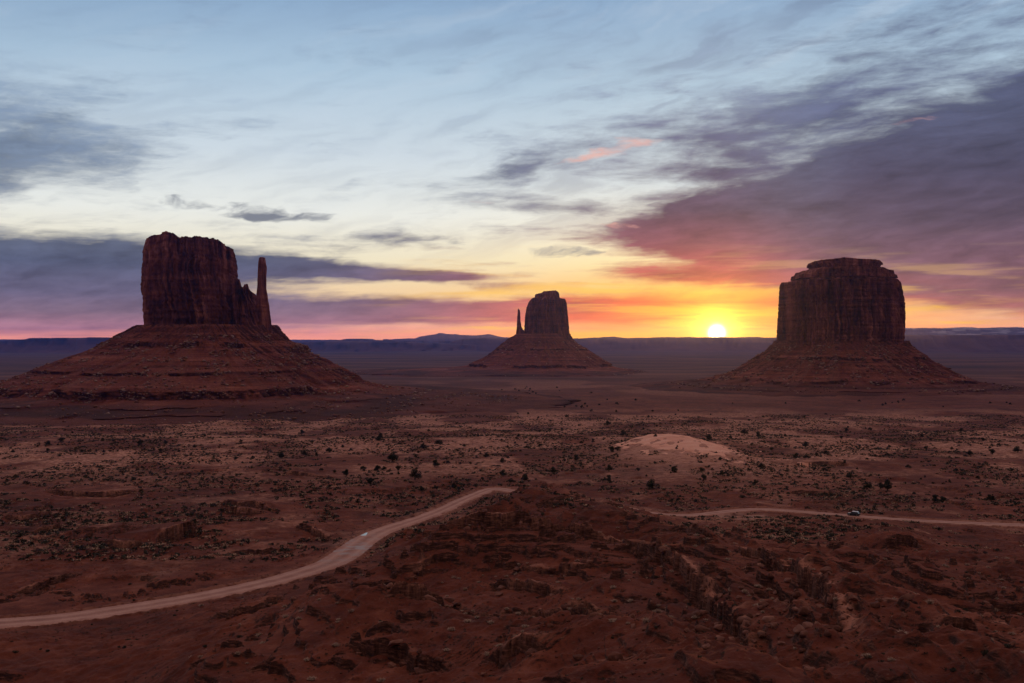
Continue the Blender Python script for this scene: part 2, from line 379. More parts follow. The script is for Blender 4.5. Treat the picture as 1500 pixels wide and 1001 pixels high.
# rock ledges: the ground drops on one side of the line (sign of the low side, drop, width of the lifted shelf)
_led_px = [
    ([(640,791,235),(690,775,236),(722,771,236),(770,774,237),(800,780,238),(870,794,235),(945,807,227)], -1, 2.2, 9),
    ([(500,926,152),(548,941,148),(592,945,146),(606,958,141),(640,966,137),(668,971,133)], -1, 1.7, 8),
    ([(560,896,165),(610,892,168),(660,888,170),(700,889,168)], -1, 1.9, 9),
    ([(670,906,164),(735,913,158),(800,914,153),(860,926,142)], -1, 2.0, 9),
    ([(800,925,147),(860,932,140),(905,938,134)], -1, 1.5, 7),
    ([(900,803,225),(940,822,212),(975,842,196),(1012,862,180),(1042,893,158),(1062,912,145),(1082,945,126),(1098,975,115),(1100,1000,108)], -1, 2.2, 12),
    ([(1030,806,240),(1090,826,220),(1140,842,198),(1178,872,168),(1208,906,146),(1226,945,126),(1240,985,110)], -1, 2.0, 12),
    ([(1150,900,152),(1165,930,136),(1160,965,118)], -1, 1.4, 7),
    ([(1310,860,192),(1370,880,172),(1420,892,162),(1470,905,152),(1520,925,140)], 1, 1.6, 9),
    ([(515,868,174),(535,864,172),(560,876,170)], -1, 1.2, 7),
    ([(712,851,204),(740,856,198),(780,862,192),(826,877,182)], -1, 1.6, 9),
    ([(738,842,212),(800,836,210),(850,838,206),(882,834,210)], -1, .7, 8),
    ([(700,954,134),(740,960,131),(780,968,128),(810,974,125)], -1, 1.5, 8),
    ([(812,914,150),(850,916,147),(898,921,142)], -1, 1.3, 8),
    ([(850,985,115),(900,978,116),(940,984,112)], -1, 1.1, 7),
    ([(985,790,258),(1040,800,240),(1075,812,226)], -1, 1.3, 8),
    ([(600,838,214),(640,830,222),(690,836,220)], -1, 1.0, 8),
    ([(300,905,206),(360,898,196),(420,880,215)], -1, 1.0, 8),
    ([(1370,960,118),(1420,950,122),(1480,962,112)], -1, 1.3, 7),
    ([(1290,805,282),(1330,800,290),(1350,808,280)], -1, 2.0, 9),
]
_led_plain = [([(0,869),(50,861),(95,846),(118,838)], -1, 1.3, 9), ([(228,797),(262,786),(300,777)], -1, 3.6, 16), ([(35,782),(70,778),(100,769)], -1, 2.0, 12),
    ([(320,738),(360,748),(405,754)], -1, 1.8, 14), ([(320,752),(350,757),(392,757)], -1, 2.0, 12), ([(140,800),(180,806),(222,800)], -1, 1.8, 12),
    ([(400,690),(460,696),(500,703)], -1, 1.2, 12), ([(1160,684),(1220,680),(1250,684)], -1, 1.8, 16), ([(1150,722),(1200,724),(1240,722)], -1, 1.5, 14),
    ([(60,720),(140,728),(220,722)], -1, 1.6, 18), ([(430,770),(470,780),(490,792)], -1, 1.6, 10), ([(0,760),(40,762),(80,752)], -1, 1.8, 14), ([(330,805),(380,806),(430,800)], -1, 1.2, 9)]
LEDGES = []
for pts, sd, h, w in _led_px: LEDGES.append((smooth_line([at(*p)[:2] for p in pts], .7, 2), sd, h, w))
for pts, sd, h, w in _led_plain: LEDGES.append((smooth_line([plain_pt(*p) for p in pts], 1.2, 2), sd, h, w))
DUNE_C = plain_pt(985, 668); DUNE_C = (DUNE_C[0], 640.0)
DUNE_X0 = (985 - 750) / F * 640

def dune_h(X, Y):
    gx = (X - DUNE_X0 - 2) / 33.0; gy = (Y - 655.0) / 62.0
    lob = np.exp(-(gx * gx + gy * gy) ** 1.3)
    return 8.6 * lob * (1 + .10 * np.sin(X * .12 + Y * .03)) + 2.2 * np.exp(-(((X - DUNE_X0 - 24) / 18) ** 2 + ((Y - 615) / 30) ** 2))

def height(X, Y, detail=True, rim=None):
    X = np.asarray(X, float); Y = np.asarray(Y, float)
    d = np.maximum(Y, 1.0)
    px = X / d * F + 750
    R = residual(px, d)
    z = base_z(d) + R
    hill = sstep(R, 1.0, 9.0)
    far = sstep(d, 900, 4000)
    wx = X + 6 * fbm(X / 40, Y / 40, 2, 60); wy = Y + 6 * fbm(X / 40, Y / 40, 2, 70)
    n = hill * (3.4 * (ridged(wx / 48, wy / 48, 3, 1) - .95) + 0.5 * fbm(X / 7, Y / 7, 3, 9))
    spurs = hill * sstep(px, 840, 1000)
    n = n + spurs * 2.2 * (ridged((wx + .12 * wy) / 17, wy / 75, 3, 12) - .95)
    mid = (1 - far) * (1 - hill)
    n = n + mid * (1.3 * fbm(wx / 75, wy / 75, 4, 20) + .30 * fbm(X / 9, Y / 9, 3, 30) + 0.6 * (ridged(wx / 30, wy / 30, 3, 35) - .7) * sstep(d, 620, 300))
    n = n + sstep(d, 480, 800) * (1 - far) * 2.4 * fbm(X / 130, Y / 160, 3, 40)
    n = n + far * (4.5 * fbm(X / 700, Y / 1100, 4, 50) + sstep(d, 5000, 12000) * 8 * fbm(X / 2500, Y / 3000, 3, 55))
    n = n * sstep(np.hypot(X / 300, (d - 650) / 1e9), 0, .0001) if False else n
    calm = 1 - .85 * np.exp(-(((px - 1000) / 75) ** 2 + ((d - 325) / 60) ** 2) ** 2)
    z = z + n * calm
    if detail:   # fine erosion and strata steps
        fine = (.26 * fbm(X / 2.4, Y / 2.4, 3, 80) + .22 * (ridged(X / 5, Y / 5, 2, 83) - .7)) * sstep(d, 700, 250)
        gul = hill * .65 * (ridged(wx / 11, wy / 11, 3, 85) - .7)
        z = z + fine + gul
        st = 1.7; q = (z + 1.2 * fbm(X / 60, Y / 60, 3, 90)) / st
        f = q - np.floor(q); stair = (sstep(f, .40, .60) - f) * st
        where = sstep(fbm(X / 55, Y / 55, 3, 95), -.05, .35) * sstep(d, 900, 420) * (1 - .5 * sstep(d, 130, 100))
        z = z + stair * where * .85
        st = 2.3; q = (z + 2.2 * fbm(X / 30, Y / 30, 3, 91) + .9 * fbm(X / 6, Y / 6, 3, 92)) / st
        f = q - np.floor(q); stair = (sstep(f, .43, .57) - f) * st
        z = z + stair * hill * sstep(fbm(X / 26, Y / 26, 4, 97), .05, .50) * .7
        for L, sd, h, w in LEDGES:
            jit = .9 * fbm(X / 3.2, Y / 3.2, 3, 111)
            D, I, S = line_dist(X, Y, L, w * 3 + 4)
            s = -D * S * sd + jit                        # positive on the high side
            if rim is not None:
                np.maximum(rim, np.exp(-((s - 1.1) / .8) ** 2) * (D < 8) * np.clip(np.minimum(I, len(L) - 1 - I) / 8, 0, 1), out=rim)
            ends = np.minimum(I, len(L) - 1 - I) / max(6.0, len(L) * .2); ends = np.clip(ends, 0, 1)
            near_ = D < w * 3 + 4
            h = h * 1.55; up = sstep(s, -.14, .18) * np.exp(-np.clip(s, 0, None) / (w * 1.25)) * .62 * h - (1 - sstep(s, -.14, .18)) * np.exp(np.clip(s, None, 0) / (w * .6)) * .38 * h
            z = np.where(near_, z + up * ends * sstep(D, w * 3 + 4, w * 2), z)
    z = z + dune_h(X, Y)
    # road bed, with a low berm along both edges
    D, I, S = line_dist(X, Y, ROAD, 30)
    rz = ROAD_Z[I]
    k = 1 - sstep(D, ROAD_HALF + .8, ROAD_HALF + 13)
    z = np.where(D < 1e5, z * (1 - k) + (rz + .55 * np.exp(-((D - ROAD_HALF - 1.1) / .7) ** 2) * (.7 + .6 * fbm(X / 2.0, Y / 2.0, 2, 130)) - .15 * (D < ROAD_HALF)) * k, z)
    # brow of the overlook right below the camera
    zn = -1.75 - .39 * np.clip(Y - 1.0, 0, None) + .25 * fbm(X / 3, Y / 3, 2, 140)
    kn = 1 - sstep(d, 58, 92)
    return z * (1 - kn) + zn * kn

def mesh_from(name, V, Fq, mat=None, smooth=False):
    me = bpy.data.meshes.new(name)
    V = np.asarray(V, np.float32); Fq = np.asarray(Fq, np.int32)
    n, k = Fq.shape
    me.vertices.add(len(V)); me.vertices.foreach_set('co', V.ravel())
    me.loops.add(n * k); me.loops.foreach_set('vertex_index', Fq.ravel())
    me.polygons.add(n); me.polygons.foreach_set('loop_start', np.arange(0, n * k, k, dtype=np.int32))
    me.update(calc_edges=True)
    if smooth: me.polygons.foreach_set('use_smooth', np.ones(n, bool))
    if mat: me.materials.append(mat)
    return me
def link(name, me, parent=None, loc=None):
    o = bpy.data.objects.new(name, me); COL.objects.link(o)
    if parent: o.parent = parent
    if loc is not None: o.location = loc
    return o
def tag(o, label=None, cat=None, group=None, kind=None):
    if label: o['label'] = label
    if cat: o['category'] = cat
    if group: o['group'] = group
    if kind: o['kind'] = kind
    return o
def empty(name, loc):
    o = bpy.data.objects.new(name, None); COL.objects.link(o); o.location = loc
    o.empty_display_size = 1.0; return o
def grid_faces(nr, nc, wrap=False):
    r = np.arange(nr - 1)[:, None]; c = np.arange(nc if wrap else nc - 1)[None]
    c2 = (c + 1) % nc
    return np.stack([r * nc + c, r * nc + c2, (r + 1) * nc + c2, (r + 1) * nc + c], -1).reshape(-1, 4)
def float_attr(me, name, arr):
    a = me.attributes.new(name, 'FLOAT', 'POINT'); a.data.foreach_set('value', np.asarray(arr, np.float32).ravel())

# ------------------------------------------------------------------ materials of the land
def principled(N, col, rough=.9, normal=None, spec=.15):
    b = N.new('ShaderNodeBsdfPrincipled'); N.put(b.inputs['Base Color'], col); N.put(b.inputs['Roughness'], rough)
    b.inputs['Specular IOR Level'].default_value = spec
    if normal is not None: N.t.links.new(normal, b.inputs['Normal'])
    o = N.new('ShaderNodeOutputMaterial'); N.t.links.new(b.outputs[0], o.inputs[0]); return b
def material(name):
    m = bpy.data.materials.new(name); m.use_nodes = True; return m, Nodes(m.node_tree)
def bump(N, h, strength, dist):
    n = N.new('ShaderNodeBump'); N.put(n.inputs['Height'], h); n.inputs['Strength'].default_value = strength; n.inputs['Distance'].default_value = dist
    return n.outputs[0]
def attr(N, name):
    n = N.new('ShaderNodeAttribute'); n.attribute_name = name; return n.outputs['Fac']

def ground_material():
    m, N = material("desert_ground")
    p = N.new('ShaderNodeTexCoord').outputs['Object']
    nb = N.noise(p, .018, 5, .6); nm = N.noise(p, .16, 5, .62); nf = N.noise(p, 1.3, 5, .65)
    nt = N.noise(N.mapping(p, loc=(40, 10, 0)), .42, 4, .7)
    red = N.ramp(N.m('ADD', N.m('MULTIPLY', nb, .45), N.m('MULTIPLY', nm, .55)),
                 [(.32, (.034, .0070, .0042)), (.45, (.092, .0195, .0115)), (.57, (.145, .035, .0200)), (.70, (.26, .083, .052))])
    tan = N.ramp(nt, [(.32, (.095, .026, .016)), (.43, (.25, .088, .056)), (.54, (.47, .205, .14)), (.68, (.62, .32, .23))])
    col = N.mix(N.m('MULTIPLY', attr(N, 'sage'), N.ss(nm, .30, .62, .35, 1.0)), red, tan)
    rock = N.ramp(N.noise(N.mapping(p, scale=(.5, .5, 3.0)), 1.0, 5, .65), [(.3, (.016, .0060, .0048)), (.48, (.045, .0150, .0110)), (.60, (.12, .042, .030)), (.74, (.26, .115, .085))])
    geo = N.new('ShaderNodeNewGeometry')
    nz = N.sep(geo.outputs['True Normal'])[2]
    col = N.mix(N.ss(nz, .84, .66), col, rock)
    col = N.mix(N.m('MULTIPLY', N.ss(nf, .58, .74), .40), col, (.24, .115, .080, 1))
    col = N.mix(N.m('MULTIPLY', N.ss(nf, .45, .30), .55), col, (.035, .0125, .0095, 1))
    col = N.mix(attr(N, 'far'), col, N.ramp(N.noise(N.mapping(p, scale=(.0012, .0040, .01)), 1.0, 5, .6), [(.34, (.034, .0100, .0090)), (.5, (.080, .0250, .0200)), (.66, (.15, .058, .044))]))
    col = N.mix(attr(N, 'clay'), col, (.33, .165, .125, 1))
    col = N.mix(N.m('MULTIPLY', attr(N, 'rim'), N.ss(nf, .34, .52)), col, (.34, .135, .092, 1))
    col = N.mix(N.m('MULTIPLY', attr(N, 'sand'), N.ss(N.noise(p, .30, 5, .65), .36, .54)), col, (.42, .19, .135, 1))
    h = N.m('ADD', N.m('MULTIPLY', nf, .5), N.m('MULTIPLY', N.noise(p, 4.5, 4, .6), .18))
    principled(N, col, .95, bump(N, h, .9, .55)); return m
M_GROUND = ground_material()

# ------------------------------------------------------------------ ground sheet
def build_ground():
    u = np.concatenate([np.linspace(-1.5, -.60, 46)[:-1], np.linspace(-.60, .60, 1150), np.linspace(.60, 1.5, 46)[1:]])
    y = [1.0]
    while y[-1] < 28500:
        v = y[-1]
        step = .05 if v < 60 else .012 if v < 88 else .0017 if v < 300 else .0024 if v < 460 else .0032 if v < 1000 else .008 if v < 4000 else .03
        y.append(v * (1 + step) if v > 10 else v + .5)
    Y = np.array(y)
    U, YY = np.meshgrid(u, Y); X = U * YY
    X = np.where(YY > 12000, np.clip(X, -28000, 28000), X)
    rim = np.zeros_like(X)
    Z = height(X, YY, True, rim)
    me = mesh_from("ground", np.stack([X, YY, Z], -1).reshape(-1, 3), grid_faces(len(Y), len(u))[:, ::-1] if False else grid_faces(len(Y), len(u)), M_GROUND, True)
    d = YY
    sage = sstep(d, 420, 600) * (1 - sstep(d, 1150, 1500)) * sstep(fbm(X / 90, YY / 130, 4, 150) + .25 * fbm(X / 20, YY / 30, 3, 151), -.30, .22)
    sage = sage * (1 - .75 * sstep(X / d, .12, .0) * sstep(d, 560, 420))
    sage = np.maximum(sage, .55 * sstep(d, 1500, 2200) * (1 - sstep(d, 3000, 4200)) * sstep(fbm(X / 260, YY / 500, 3, 160), 0, .35))
    sage = np.maximum(sage, .40 * sstep(fbm(X / 34, YY / 34, 3, 155), .18, .5) * sstep(d, 230, 330) * (1 - sstep(d, 500, 620)))
    float_attr(me, 'sage', sage)
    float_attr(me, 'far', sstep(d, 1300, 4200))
    cl = 0
    for cx, cy, rx, ry, a in [(685, 765, 9, 5, .6), (860, 768, 26, 8, .45), (1085, 762, 40, 13, 1.8), (500, 797, 14, 8, .7), (230, 846, 30, 9, .5), (1060, 800, 30, 10, .35), (700, 748, 30, 7, .35), (1285, 745, 70, 5, .3)]:
        q = plain_pt(cx, cy); rr = rx / F * q[1]; ry2 = ry / (F * 66 / q[1] ** 2)
        cl = np.maximum(cl, a * np.exp(-(((X - q[0]) / rr) ** 2 + ((YY - q[1]) / ry2) ** 2) ** 1.5))
    cl = cl * (.6 + .8 * fbm(X / 6, YY / 6, 3, 170))
    float_attr(me, 'clay', np.clip(cl, 0, 1))
    hd = np.zeros_like(X); kx = (np.abs(X - DUNE_X0) < 140) & (np.abs(YY - 640) < 190)
    hd[kx] = np.exp(-(((X[kx] - DUNE_X0) / 50) ** 2 + ((YY[kx] - 640) / 95) ** 2) ** 1.5)
    D = line_dist(X, YY, ROAD, 14)[0]
    hd = np.maximum(hd, .42 * np.exp(-(np.clip(D - ROAD_HALF, 0, None) / 1.7) ** 2) * (D < 14))
    float_attr(me, 'sand', hd)
    rim = rim * sstep(fbm(X / 9, YY / 9, 2, 119), -.3, .3)
    float_attr(me, 'rim', rim)
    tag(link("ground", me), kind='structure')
    # flat top of the overlook behind the camera
    gx, gy = np.meshgrid(np.linspace(-60, 60, 61), np.linspace(-80, 1.0, 41))
    me2 = mesh_from("overlook_ground", np.stack([gx, gy, -1.75 + .25 * fbm(gx / 3, gy / 3, 2, 140)], -1).reshape(-1, 3), grid_faces(41, 61), M_GROUND, True)
    tag(link("overlook_ground", me2), kind='structure')
build_ground()

def hit(px, py, dmin=90.0, dmax=4500.0):
    """first ground point along a line of sight"""
    px = np.atleast_1d(np.asarray(px, float)); py = np.atleast_1d(np.asarray(py, float))
    T = np.geomspace(dmin, dmax, 700)
    X = (px[:, None] - 750) / F * T[None]; Z = (500.5 - py[:, None]) / F * T[None]
    H = height(X, np.broadcast_to(T[None], X.shape))
    below = Z <= H
    k = np.where(below.any(1), below.argmax(1), len(T) - 1); i = np.arange(len(px)); k0 = np.maximum(k - 1, 0)
    a = (Z - H)[i, k0]; b = (Z - H)[i, k]; w = np.clip(a / np.where(np.abs(a - b) < 1e-6, 1, a - b), 0, 1)
    d = T[k0] * (1 - w) + T[k] * w
    x = (px - 750) / F * d
    return np.stack([x, d, height(x, d)], 1)
def seen(P, lift=.6):
    """which points are not hidden behind higher ground (seen from the overlook)"""
    P = np.asarray(P); s = np.linspace(.12, .985, 90)[None]
    X = P[:, :1] * s; Y = P[:, 1:2] * s; Zl = (P[:, 2:3] + lift) * s
    ok = np.ones(len(P), bool)
    for i in range(0, len(P), 2000):
        ok[i:i + 2000] = (height(X[i:i + 2000], Y[i:i + 2000], False) < Zl[i:i + 2000] + .4).all(1)
    return ok

# ------------------------------------------------------------------ road, puddle, sand dune
def road_material():
    m, N = material("dirt_road")
    p = N.new('ShaderNodeTexCoord').outputs['Object']
    a = N.noise(p, .22, 5, .6); b = N.noise(p, 2.2, 4, .6)
    col = N.ramp(N.m('ADD', N.m('MULTIPLY', a, .6), N.m('MULTIPLY', b, .4)), [(.3, (.24, .098, .072)), (.5, (.36, .165, .125)), (.7, (.47, .25, .20))])
    tr = attr(N, 'track')
    col = N.mix(N.m('MULTIPLY', N.m('MAXIMUM', tr, 0.0), .7), col, (.46, .25, .20, 1))
    col = N.mix(N.m('MULTIPLY', N.m('MAXIMUM', N.m('MULTIPLY', tr, -1.0), 0.0), .8), col, (.17, .070, .052, 1))
    damp = N.m('MULTIPLY', attr(N, 'damp'), N.ss(a, .42, .60))
    col = N.mix(N.m('MULTIPLY', damp, .75), col, (.21, .135, .125, 1))
    b_ = principled(N, col, N.m('SUBTRACT', .92, N.m('MULTIPLY', damp, .45)), bump(N, b, .4, .12), .25); return m
def build_road():
    L = ROAD; T = np.gradient(L, axis=0); T /= np.linalg.norm(T, axis=1, keepdims=True); Nn = np.stack([-T[:, 1], T[:, 0]], 1)
    off = np.linspace(-1, 1, 15)
    wob = ROAD_HALF * (1 + .16 * fbm(L[:, 0] / 25, L[:, 1] / 25, 2, 180))
    y = L[:, 1]
    wob = wob + 1.6 * np.exp(-((np.hypot(L[:, 0] - plain_pt(515, 808)[0], y - plain_pt(515, 808)[1])) / 24) ** 2)
    wob = wob * np.where(L[:, 0] > 40, .66, 1.0) * (1 - .22 * sstep(y, 330, 400) * (L[:, 0] < 40))
    P = L[:, None] + Nn[:, None] * (off[None, :, None] * wob[:, None, None] + 1.0 * fbm(L[:, 0] / 5, L[:, 1] / 5, 4, 185)[:, None, None] * (np.abs(off)[None, :, None] > .9))
    Z = ROAD_Z[:, None] + .10 + .05 * (1 - off[None] ** 2) - .35 * (np.abs(off)[None] > .99)
    V = np.concatenate([P, Z[..., None]], -1).reshape(-1, 3)
    m = road_material()
    me = mesh_from("dirt_road", V, grid_faces(len(L), 15)[:, ::-1], m, True)
    tr = np.exp(-((np.abs(off) - .42) / .13) ** 2) - .55 * np.exp(-(off / .16) ** 2)
    float_attr(me, 'track', np.broadcast_to(tr[None], Z.shape))
    q = plain_pt(518, 806)
    float_attr(me, 'damp', np.exp(-((P[..., 0] - q[0]) ** 2 + (P[..., 1] - q[1]) ** 2) / 26 ** 2))
    tag(link("dirt_road", me), kind='structure')
build_road()

def build_puddle():
    q = np.array(plain_pt(534, 785))
    k = np.argmin(np.hypot(*(ROAD - q).T)); t = ROAD[min(k + 2, len(ROAD) - 1)] - ROAD[k - 2]; t /= np.linalg.norm(t)
    nrm = np.array([-t[1], t[0]]); c = ROAD[k] + nrm * 3.1
    bm = bmesh.new(); rim = []
    for i in range(28):
        a = i / 28 * 2 * math.pi; r = 1 + .16 * math.sin(3 * a + 1) + .08 * math.sin(5 * a)
        p = c + t * math.cos(a) * 3.6 * r + nrm * math.sin(a) * .8 * r
        rim.append(p)
    top = [bm.verts.new((p[0], p[1], ROAD_Z[k] + .19)) for p in rim]; low = [bm.verts.new((c[0] + (p[0] - c[0]) * 1.06, c[1] + (p[1] - c[1]) * 1.06, ROAD_Z[k] + .02)) for p in rim]
    bm.faces.new(top)
    for i in range(28): bm.faces.new((low[i], low[(i + 1) % 28], top[(i + 1) % 28], top[i]))
    me = bpy.data.meshes.new("puddle"); bm.to_mesh(me); bm.free()
    m, N = material("standing_water")
    b = principled(N, (.10, .09, .09, 1), .03, None, 1.0); b.inputs['IOR'].default_value = 1.33
    b.inputs['Metallic'].default_value = 0.0
    me.materials.append(m)
    tag(link("puddle", me), "small bright rain puddle at the left edge of the dirt road bend", "puddle")
build_puddle()

def build_dune():
    gx, gy = np.meshgrid(np.linspace(DUNE_X0 - 62, DUNE_X0 + 72, 150), np.linspace(545, 740, 150))
    hgt = dune_h(gx, gy)
    Z = height(gx, gy) + .35 * sstep(hgt + 3.4 * fbm(gx / 13, gy / 20, 4, 190) + .8 * (gx - DUNE_X0) / 30, 2.6, 4.8) * 2 - .55 + .30 * fbm(gx / 6, gy / 12, 3, 193) + .25 * (ridged(gx / 14, gy / 22, 3, 194) - .8)
    m, N = material("pale_sand")
    p = N.new('ShaderNodeTexCoord').outputs['Object']
    a = N.noise(N.mapping(p, scale=(.05, .09, .3)), 1.0, 5, .6)
    col = N.ramp(a, [(.3, (.54, .225, .155)), (.5, (.68, .315, .225)), (.7, (.74, .39, .29))])
    principled(N, col, .95, bump(N, N.noise(N.mapping(p, scale=(.6, 1.6, 1)), 1.0, 4, .6), .4, .25))
    tag(link("sand_dune", mesh_from("sand_dune", np.stack([gx, gy, Z], -1).reshape(-1, 3), grid_faces(150, 150), m, True)), kind='structure')
build_dune()

# ------------------------------------------------------------------ sandstone buttes
def cliff_material():
    m, N = material("cliff_sandstone")
    p = N.new('ShaderNodeTexCoord').outputs['Object']
    v = N.noise(N.mapping(p, scale=(.05, .05, .006)), 1.0, 6, .65)
    v2 = N.noise(N.mapping(p, scale=(.22, .22, .020)), 1.0, 5, .65)
    h = N.noise(N.mapping(p, scale=(.006, .006, .16)), 1.0, 5, .6)
    q = N.noise(p, .016, 6, .66)
    a = N.m('ADD', N.m('ADD', N.m('MULTIPLY', v, .44), N.m('MULTIPLY', v2, .22)), N.m('ADD', N.m('MULTIPLY', h, .12), N.m('MULTIPLY', q, .22)))
    col = N.ramp(a, [(.41, (.028, .0080, .0064)), (.47, (.115, .0310, .0215)), (.52, (.22, .063, .043)), (.60, (.44, .165, .118))])
    big = N.m('ADD', N.m('MULTIPLY', v2, .6), N.m('MULTIPLY', N.noise(p, .35, 5, .65), .5))
    principled(N, col, .92, bump(N, big, .9, 3.0)); return m
def talus_material():
    m, N = material("talus_slope_soil")
    p = N.new('ShaderNodeTexCoord').outputs['Object']
    s = N.noise(N.mapping(p, scale=(.004, .004, .22)), 1.0, 5, .65)
    q = N.noise(p, .02, 6, .65); f = N.noise(p, .30, 5, .7)
    a = N.m('ADD', N.m('ADD', N.m('MULTIPLY', s, .52), N.m('MULTIPLY', q, .26)), N.m('MULTIPLY', f, .24))
    col = N.ramp(a, [(.39, (.034, .0075, .0050)), (.46, (.105, .0230, .0140)), (.53, (.165, .040, .0245)), (.62, (.30, .100, .068))])
    col = N.mix(N.m('MULTIPLY', attr(N, 'fan'), .6), col, N.mix(N.ss(f, .4, .6), (.10, .028, .019, 1), (.23, .082, .056, 1)))
    col = N.mix(N.m('MULTIPLY', attr(N, 'shale'), .72), col, N.mix(N.ss(s, .42, .58), (.034, .0080, .0062, 1), (.088, .0210, .0150, 1)))
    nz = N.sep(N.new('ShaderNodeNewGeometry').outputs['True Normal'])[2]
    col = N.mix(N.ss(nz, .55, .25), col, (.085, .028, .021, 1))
    col = N.mix(N.m('MULTIPLY', N.ss(f, .60, .72), .5), col, (.27, .14, .105, 1))
    principled(N, col, .95, bump(N, f, .9, 2.2)); return m
M_CLIFF = cliff_material(); M_TALUS = talus_material()

def tower(name, parent, d, left, right, top, zbase_px, depth, seed, c_off=(0, 0), flute=1.0, M=520, NR=150, power=2.6, crown_round=.03, dz=0.0):
    """a free-standing rock mass: left/right = [(py, px)] outlines, top = [(px, py)] skyline; depth = half thickness in metres"""
    s = d / F
    left = sorted(left); right = sorted(right)
    topx = np.array([t[0] for t in top], float); topz = np.array([(500.5 - t[1]) * s * (1 - .75 * (depth - c_off[1]) / d) for t in top])
    zb = (500.5 - zbase_px) * s
    zt = topz.max()
    th = np.linspace(0, 2 * np.pi, M, endpoint=False)
    # finer sampling towards the two ends seen in outline
    cx = np.sign(np.cos(th)) * np.abs(np.cos(th)) ** (2 / power); cy = np.sign(np.sin(th)) * np.abs(np.sin(th)) ** (2 / power)
    t = np.linspace(0, 1, NR)[:, None]
    ypx = 500.5 - (zb + t * (zt - zb)) / s
    xl = np.interp(ypx, [q[0] for q in left], [q[1] for q in left]); xr = np.interp(ypx, [q[0] for q in right], [q[1] for q in right])
    c = (xl + xr) / 2; a = (xr - xl) / 2
    per = np.concatenate([[0], np.cumsum(np.hypot(np.diff(cx * a.mean() * s), np.diff(cy * depth)))])
    P = (per[-1] + np.hypot((cx[0] - cx[-1]) * a.mean() * s, (cy[0] - cy[-1]) * depth))
    # closed coordinate round the wall
    ang = per / P * 2 * np.pi; Rr = P / (2 * np.pi)
    ax, ay = np.cos(ang) * Rr, np.sin(ang) * Rr
    def ring(sc, zs, octv, sd, fn):
        zz = (t * (zt - zb)) / zs
        X = ax[None] / sc + zz * .35 + 11.3 * sd; Y = ay[None] / sc - zz * .2
        return fn(X, Y, octv, seed + sd)
    fl = 11.0 * (ring(38, 150, 3, 1, ridged) - .8) + 6.0 * (ring(14, 100, 3, 2, ridged) - .8) + 2.6 * (ring(5.5, 45, 3, 3, ridged) - .8)
    zrow = (t * (zt - zb))
    strata = 1.5 * fbm(zrow / 6.0 + 0 * ax[None] + .15 * ring(20, 100, 2, 7, fbm), 0 * zrow + 3.3 + ax[None] / 90, 3, seed + 4)
    blocks = 3.0 * np.floor(2.2 * fbm(ax[None] / 16 + 0 * t, zrow / 26 + ay[None] / 16, 2, seed + 5)) / 2.2
    dis = flute * (fl + strata + blocks)
    crack = ring(22, 400, 2, 9, lambda X, Y, o, sd: np.abs(perlin(X, Y, sd)))
    dis = dis - flute * 8.0 * np.exp(-(crack / .05) ** 2) * sstep(t, .0, .08)
    rg = np.random.default_rng(seed)
    for _ in range(22):        # alcoves and fallen slabs
        a0 = rg.uniform(0, 2 * np.pi); z0 = rg.uniform(.05, .8) * (zt - zb); hh = rg.uniform(.08, .28) * (zt - zb); ww = rg.uniform(4, 13)
        da = np.abs((ang[None] - a0 + np.pi) % (2 * np.pi) - np.pi) * Rr
        top_ = z0 + hh * np.sqrt(np.clip(1 - (da / ww) ** 2, 0, 1))
        dis = dis - flute * rg.uniform(1.5, 4.5) * (da < ww) * (zrow > z0 - hh * .8) * sstep(top_ - zrow, 0, 2.0)
    dis = dis - np.percentile(dis, 95, axis=1, keepdims=True)
    rnd = 1 - crown_round * sstep(t, .90, 1.0) ** 2
    xx = c + a * cx[None] * rnd
    nx = cx / np.maximum(np.hypot(cx, cy), 1e-6); ny = cy / np.maximum(np.hypot(cx, cy), 1e-6)
    pers = 1 + c_off[1] / d
    X = (xx - 750) * s * pers + nx[None] * dis; Y = cy[None] * depth * rnd + ny[None] * dis
    # bring the broken wall back to the surveyed outline
    jl = 1.1 * flute * fbm(zrow / 8, zrow * 0 + seed, 4, seed + 6, .6); jr = 1.1 * flute * fbm(zrow / 8, zrow * 0 + seed + 5, 4, seed + 7, .6)
    tl = (xl + (1 - rnd) * a - 750) / F + jl / d; tr = (xr - (1 - rnd) * a - 750) / F + jr / d
    W_ = d + c_off[1] + Y; ri = np.arange(NR)
    for _ in range(3):
        U = X / W_; il, ir = U.argmin(1), U.argmax(1)
        x1, x2 = X[ri, il], X[ri, ir]; y1, y2 = tl[:, 0] * W_[ri, il], tr[:, 0] * W_[ri, ir]
        k_ = (y2 - y1) / (x2 - x1); X = y1[:, None] + (X - x1[:, None]) * k_[:, None]
    xx = X / s / (W_ / d) + 750
    skyz = np.interp(xx, topx, topz)
    z = zb + t * (skyz - zb)
    z = z + 1.6 * flute * fbm(X / 8, Y / 8, 3, seed + 12) * t
    rows = [np.stack([X, Y, z], -1)]
    Xe, Ye, xe = X[-1], Y[-1], xx[-1]
    Xc = float((Xe.min() + Xe.max()) / 2)
    for q in (.985, .95, .88, .78, .64, .5, .36, .22, .1, .02):
        xq = Xc + (Xe - Xc) * q; yq = Ye * q
        zq = np.interp(xq / s / ((d + c_off[1] + yq) / d) + 750, topx, topz) + 1.6 * flute * fbm(xq / 8, yq / 8, 3, seed + 12) + (1 - q) * .8
        rows.append(np.stack([xq, yq, zq], -1)[None])
    V = np.concatenate(rows, 0); nr = V.shape[0]
    o = parent.location
    V = V.reshape(-1, 3) + np.array([c_off[0] - o.x, d + c_off[1] - o.y, dz - o.z])
    fq = grid_faces(nr, M, True)
    me = mesh_from(name, V, fq, M_CLIFF, False)
    return link(name, me, parent)

